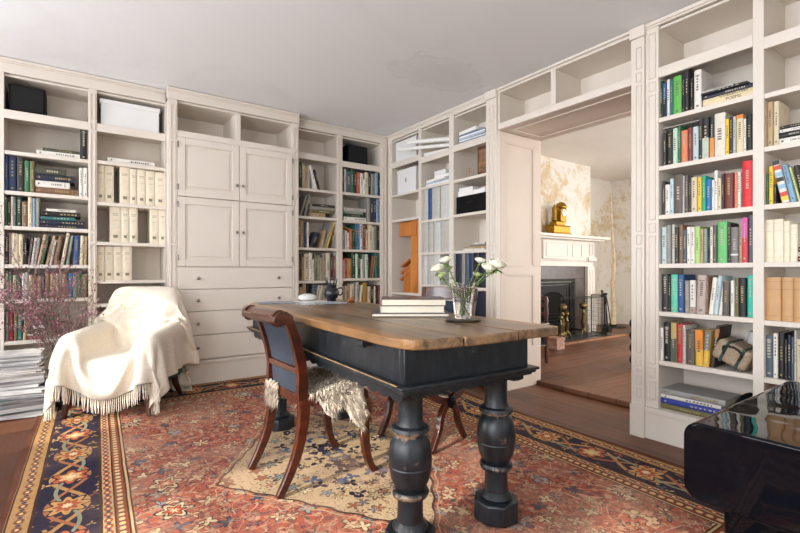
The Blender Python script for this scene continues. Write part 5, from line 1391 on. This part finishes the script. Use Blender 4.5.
# arched plate
arch = []
for i in range(13): a = R(180-15*i); arch.append((.06+.33*math.cos(a), .5+.2*math.sin(a)))
poly = [(-.40, 0), (-.27, 0)]+arch+[(.39, 0), (.46, 0), (.46, .8), (-.40, .8)]
q.prism(poly, 0, .012, M=Matrix(((1,0,0,0),(0,0,-1,-.008),(0,1,0,0),(0,0,0,1)))); q.build('iron_frame', IR, fp, bev=.003)
q = MB(); q.box(-.27, .39, -.0075, -.004, .0, .72); q.build('firebox', plain('flat_black', '#070606', 1, 0, 0), fp)  # thin flat black sheet filling the arch, no hollow modelled behind
for k in range(6): q = MB(); q.box(-.2, .32, -.05, -.03, .10+.05*k, .112+.05*k); q.build('grate_bar', IR, fp, bev=.002)
hs = MB(); hs.box(5.05, 7.02, 3.86, NYC-.13, FZ+.0005, FZ+.022); o = hs.build('hearth_slab', plain('dark_slate', '#3b4048', .3, 0, .2, 10), bev=.004); tag(o, 'dark slate hearth slab in front of the white mantelpiece', 'hearth')
# hearth of the jambs
hb = MB(); hb.box(5.0, 7.1, 3.78, 3.8595, FZ+.0005, FZ+.026); o = hb.build('hearth_border', plain('hearth_wood', '#9a6a48', .5, 0, .2, 8), bev=.004); tag(o, 'honey wood strip edging the slate hearth', 'hearth edging')
# mantel clock
ck = empty('mantel_clock', (6.02, NYC-.15, FZ+1.5856), 0, label='gilt figural clock with white dial on the white mantel shelf', cat='clock')
G = M['gilt']
q = MB(); q.box(-.20, .20, -.075, .075, .02, .12); q.box(-.22, .22, -.085, .085, .0, .02); q.box(-.21, .21, -.08, .08, .12, .135); q.box(-.12, .10, -.06, .06, .135, .19)
for a in (-.17, .17):
    for d in (-.06, .06): q.ball((a, d, .006), .018)
q.build('plinth', G, ck, bev=.006)
q = MB(); q.box(.0, .15, -.05, .05, .1905, .40); q.lathe([(.085, 0), (.09, .03), (.06, .08), (.02, .1), (0, .11)], 16, (.075, 0, .40)); q.build('case', G, ck, bev=.01)
dl = MB(); dl.lathe([(.055, 0), (.055, .008), (.048, .012), (0, .012)], 24, M=Matrix.Translation((.075, -.051, .335)) @ Matrix.Rotation(R(90), 4, 'X')); do = dl.build('dial', plain('white_enamel', '#eeeeea', .3, 0, 0), ck)
q = MB(); q.box(.073, .077, -.0655, -.0645, .335, .372); q.box(.075, .098, -.0655, -.0645, .333, .337); q.build('hands', M['black'], do)
# the standing draped figure beside the dial, one continuous skin
def skin(name, verts, edges, radii, mat, parent, loc=(0,0,0), sub=2, smooth=True):
    me = bpy.data.meshes.new(name); me.from_pydata(verts, edges, []); o = bpy.data.objects.new(name, me); COL.objects.link(o); o.parent = parent; o.location = loc
    o.modifiers.new('skin', 'SKIN')
    for v, r in zip(me.skin_vertices[0].data, radii): v.radius = (r, r) if not isinstance(r, tuple) else r
    me.skin_vertices[0].data[0].use_root = True
    s = o.modifiers.new('s', 'SUBSURF'); s.levels = s.render_levels = sub
    me.materials.append(mat); return o
if not hasattr(bpy.types.Mesh, 'skin_vertices'): pass
V_ = [(-.09, 0, .30), (-.09, 0, .22), (-.10, 0, .19), (-.09, 0, .38), (-.088, 0, .42), (-.085, -.01, .455), (-.05, -.02, .40), (.0, -.04, .36), (-.13, .0, .40), (-.145, -.02, .33)]
Eg = [(0,1),(1,2),(0,3),(3,4),(4,5),(3,6),(6,7),(3,8),(8,9)]
try: skin('figure', V_, Eg, [.034, .042, .048, .03, .014, .024, .012, .009, .012, .009], G, ck)
except Exception:
    q = MB(); q.lathe([(.06, .19), (.055, .25), (.04, .33), (.045, .38), (.015, .42), (.033, .45), (.02, .48), (0, .485)], 14, (-.09, 0, 0)); q.build('figure', G, ck)
# andirons and fire guard
def andiron(x, y, h, rb, label):
    e = empty('andiron', (x, y, FZ+.0235), 0, label=label, cat='andiron', group='brass andirons on the hearth')
    q = MB(); q.lathe([(.035, .08), (.04, .1), (.022, .13), (.032, .2), (.04, .23), (.018, h-.13), (.028, h-.1), (.014, h-.07), (.012, h-.03)], 16); q.build('shaft', M['brass'], e)
    q = MB(); q.ball((0, 0, h), rb, n=18, k=10); q.build('ball_finial', M['brass'], e)
    for s in (-1, 1): q = MB(); q.tube(spline([(0, 0, .1), (s*.05, -.01, .09), (s*.075, -.02, .04), (s*.09, -.02, .0105)], 5), .01, 8); q.build('leg', M['brass'], e)
    q = MB(); q.box(-.012, .012, 0, .22, .085, .11); q.box(-.012, .012, .2, .22, 0, .085); q.build('billet_bar', IR, e)
andiron(5.72, 3.98, .47, .062, 'tall brass ball-topped andiron nearest the doorway jamb')
andiron(5.60, 3.93, .34, .035, 'small brass andiron leftmost on the hearth')
andiron(5.88, 4.02, .37, .036, 'small brass andiron right of the tallest one')
andiron(6.30, 4.02, .47, .058, 'brass ball-topped andiron standing right of the fire opening')
fg = empty('fire_guard', (6.1, 4.0, FZ+.0232), 0, label='black wire fire guard curving round the hearth', cat='fire guard')
q = MB(); gp = [(-.55, -.10), (.62, -.10), (.72, -.02), (.74, .22)]
gps = [Vector((a, b_, 0)) for a, b_ in gp]
for zz in (.02, .60, .62): q.tube([p+Vector((0,0,zz)) for p in gps], .007, 6)
for p in gps: q.tube([p, p+Vector((0,0,.62))], .008, 6)
q.build('frame', IR, fg)
q = MB()
for a, b_ in zip(gps, gps[1:]):
    L = (b_-a).length; n = max(2, int(L/.035))
    for i in range(1, n): p = a.lerp(b_, i/n); q.tube([p+Vector((0,0,.02)), p+Vector((0,0,.6))], .0018, 4)
for zz in [.06+.07*i for i in range(8)]: q.tube([p+Vector((0,0,zz)) for p in gps], .0018, 4)
q.build('wire_mesh', IR, fg)
ft = empty('fire_tools', (6.98, 4.12, FZ+.0006), 0, label='black and brass fire irons on their stand by the mantel jamb', cat='fire tools')
q = MB(); q.lathe([(0, .0226), (.09, .0226), (.09, .035), (.02, .05), (.012, .07), (.009, .6), (.02, .63), (.012, .66), (.024, .70), (0, .725)], 14); q.build('stand', M['brass'], ft)
for i, (dx, k_) in enumerate(((-.08, 0), (.0, 1), (.07, 2))):
    q = MB(); q.tube([(dx*.5, -.05, .62), (dx, -.08, .35), (dx*1.5, -.10, .05)], .008, 7); q.ball((dx*.5, -.05, .65), .02)
    if k_ == 0: q.box(dx*1.5-.05, dx*1.5+.05, -.11, -.10, .03, .17)
    if k_ == 1: q.lathe([(.02, 0), (.045, -.02), (.05, -.10), (0, -.10)][::-1], 10, (dx*1.5, -.10, .14))
    q.build('fire_iron', IR, ft)
# log box, dark wooden chair, ribbed pouf, peeled pole
q = MB(); q.box(0, .17, 0, .16, 0, .15); o = q.build('log_box', plain('pinkish_wood', '#b58f80', .6, 0, .2, 20), loc=(5.05, 3.6, FZ+.0008), bev=.006)
q = MB(); q.box(-.004, .174, -.004, .164, .12, .156); q.build('rim', plain('pinkish_rim', '#a67c6c', .6, 0, .2, 20), o, bev=.003); tag(o, 'small pinkish wooden box on the floor left of the hearth', 'box')
dc = empty('wooden_chair', (4.06, 3.34, FZ+.0006), R(0), label='dark wooden chair mostly hidden behind the doorway jamb', cat='chair')
DW = M['mahogd']
for x, y, h in ((-.2, -.17, .44), (.2, -.17, .74), (-.2, .17, .44), (.2, .17, .74)):
    q = MB(); q.lathe([(.016, 0), (.02, .05), (.022, .2), (.016, .24), (.024, .28), (.022, .42)]+([(.018, .5), (.024, .58), (.016, .64), (.022, .70), (.012, .74)] if h > .5 else []), 14, (x, y, 0)); q.build('leg', DW, dc)
q = MB(); q.box(-.22, .22, -.2, .2, .42, .45); q.build('seat', DW, dc, bev=.01)
for zz in (.52, .62, .70): q = MB(); q.box(.195, .207, -.16, .16, zz, zz+.045); q.build('back_slat', DW, dc, bev=.003)
for y in (-.17, .17): q = MB(); q.tube([(-.2, y, .2), (.2, y, .2)], .01, 8); q.build('stretcher', DW, dc)
pf = empty('pouf', (4.98, 2.42, FZ+.0006), 0, label='black ribbed pouf just visible behind the right side of the doorway', cat='pouf')
for i in range(4):
    q = MB(); q.lathe([(.0, .0), (.14, .0), (.17, .03), (.18, .065), (.17, .10), (.14, .1295), (0, .1295)], 24, (0, 0, i*.13)); q.build('ring', M['black'], pf)
pts = spline([(0,0,.03), (.03,.01,.35), (-.02,0,.8), (.02,-.01,1.2), (-.03,0,1.7), (-.06,.01,2.45)], 6); pr_ = random.Random(9)
q = MB(); q.tube(pts, [lerp(.05, .012, i/(len(pts)-1))*(1+.18*math.sin(i*1.7)) for i in range(len(pts))], 10)
o = q.build('wooden_pole', plain('peeled_branch', '#d9c7a6', .7, 0, .12, 14), loc=(8.02, 4.52, FZ+.0008)); tag(o, 'tall pale peeled branch standing upright in the corner beyond', 'pole')
q = MB(); q.lathe([(0, 0), (.22, 0), (.22, .012), (.07, .018), (.065, .05), (.056, .05), (.055, .02), (0, .02)], 24); b_ = q.build('base_plate', IR, o); b_.location = (0, 0, 0)

# ------------------------------------------------------------ light: daylight and a low sun through the windows
w = bpy.data.worlds.new('world'); SC.world = w; w.use_nodes = True
bg_ = w.node_tree.nodes['Background']; bg_.inputs[0].default_value = (.80, .89, 1.0, 1); bg_.inputs[1].default_value = 1.2
def area(name, loc, rot, sx, sy, power, col=(1,1,1)):
    l = bpy.data.lights.new(name, 'AREA'); l.shape = 'RECTANGLE'; l.size = sx; l.size_y = sy; l.energy = power; l.color = col
    o = bpy.data.objects.new(name, l); COL.objects.link(o); o.location = loc; o.rotation_euler = rot; return o
zc = (ZW0+ZW1)/2; hh = ZW1-ZW0
SKYC = (.93, .96, 1.0)
for i, (a, c) in enumerate(WL): area('window_daylight', (XL-.3, (a+c)/2, zc), (0, R(-100), 0), hh, c-a, 190*(c-a), SKYC)
for i, (a, c) in enumerate(WF): area('window_daylight', ((a+c)/2, YF-.3, zc), (R(90), 0, 0), c-a, hh, 22*(c-a), (1.0, .97, .93))
area('window_daylight', (5.4, NY0-.2, 1.55), (R(90), 0, 0), 2.4, 1.9, 250, (1.0, .97, .93))
area('window_daylight', (NX1+.3, 1.5, 1.55), (0, R(90), 0), 1.9, 2.6, 260, (1.0, .97, .93))
sn = bpy.data.lights.new('sun', 'SUN'); sn.energy = 10.0; sn.angle = R(1.6); sn.color = (1.0, .93, .82)
so_ = bpy.data.objects.new('sun', sn); COL.objects.link(so_)
sd = Vector((1, .24, -math.tan(R(29))*1.03)); so_.rotation_euler = sd.to_track_quat('-Z', 'Y').to_euler()

# ------------------------------------------------------------ camera
cam = bpy.data.cameras.new('camera'); co = bpy.data.objects.new('camera', cam); COL.objects.link(co)
cam.sensor_width = 36; cam.lens = 36*455/800; cam.shift_y = 4.5/800; cam.clip_start = .05
co.location = (0, 0, 1.05); co.rotation_euler = (R(90), 0, R(-35.5)); SC.camera = co
SC.view_settings.view_transform = 'Standard'; SC.view_settings.look = 'None'; SC.view_settings.gamma = 1; SC.view_settings.exposure = -1.1
SC.cycles.use_denoising = True; SC.cycles.max_bounces = 10; SC.cycles.diffuse_bounces = 6; SC.cycles.glossy_bounces = 4; SC.cycles.transmission_bounces = 8
SC.cycles.sample_clamp_indirect = 8
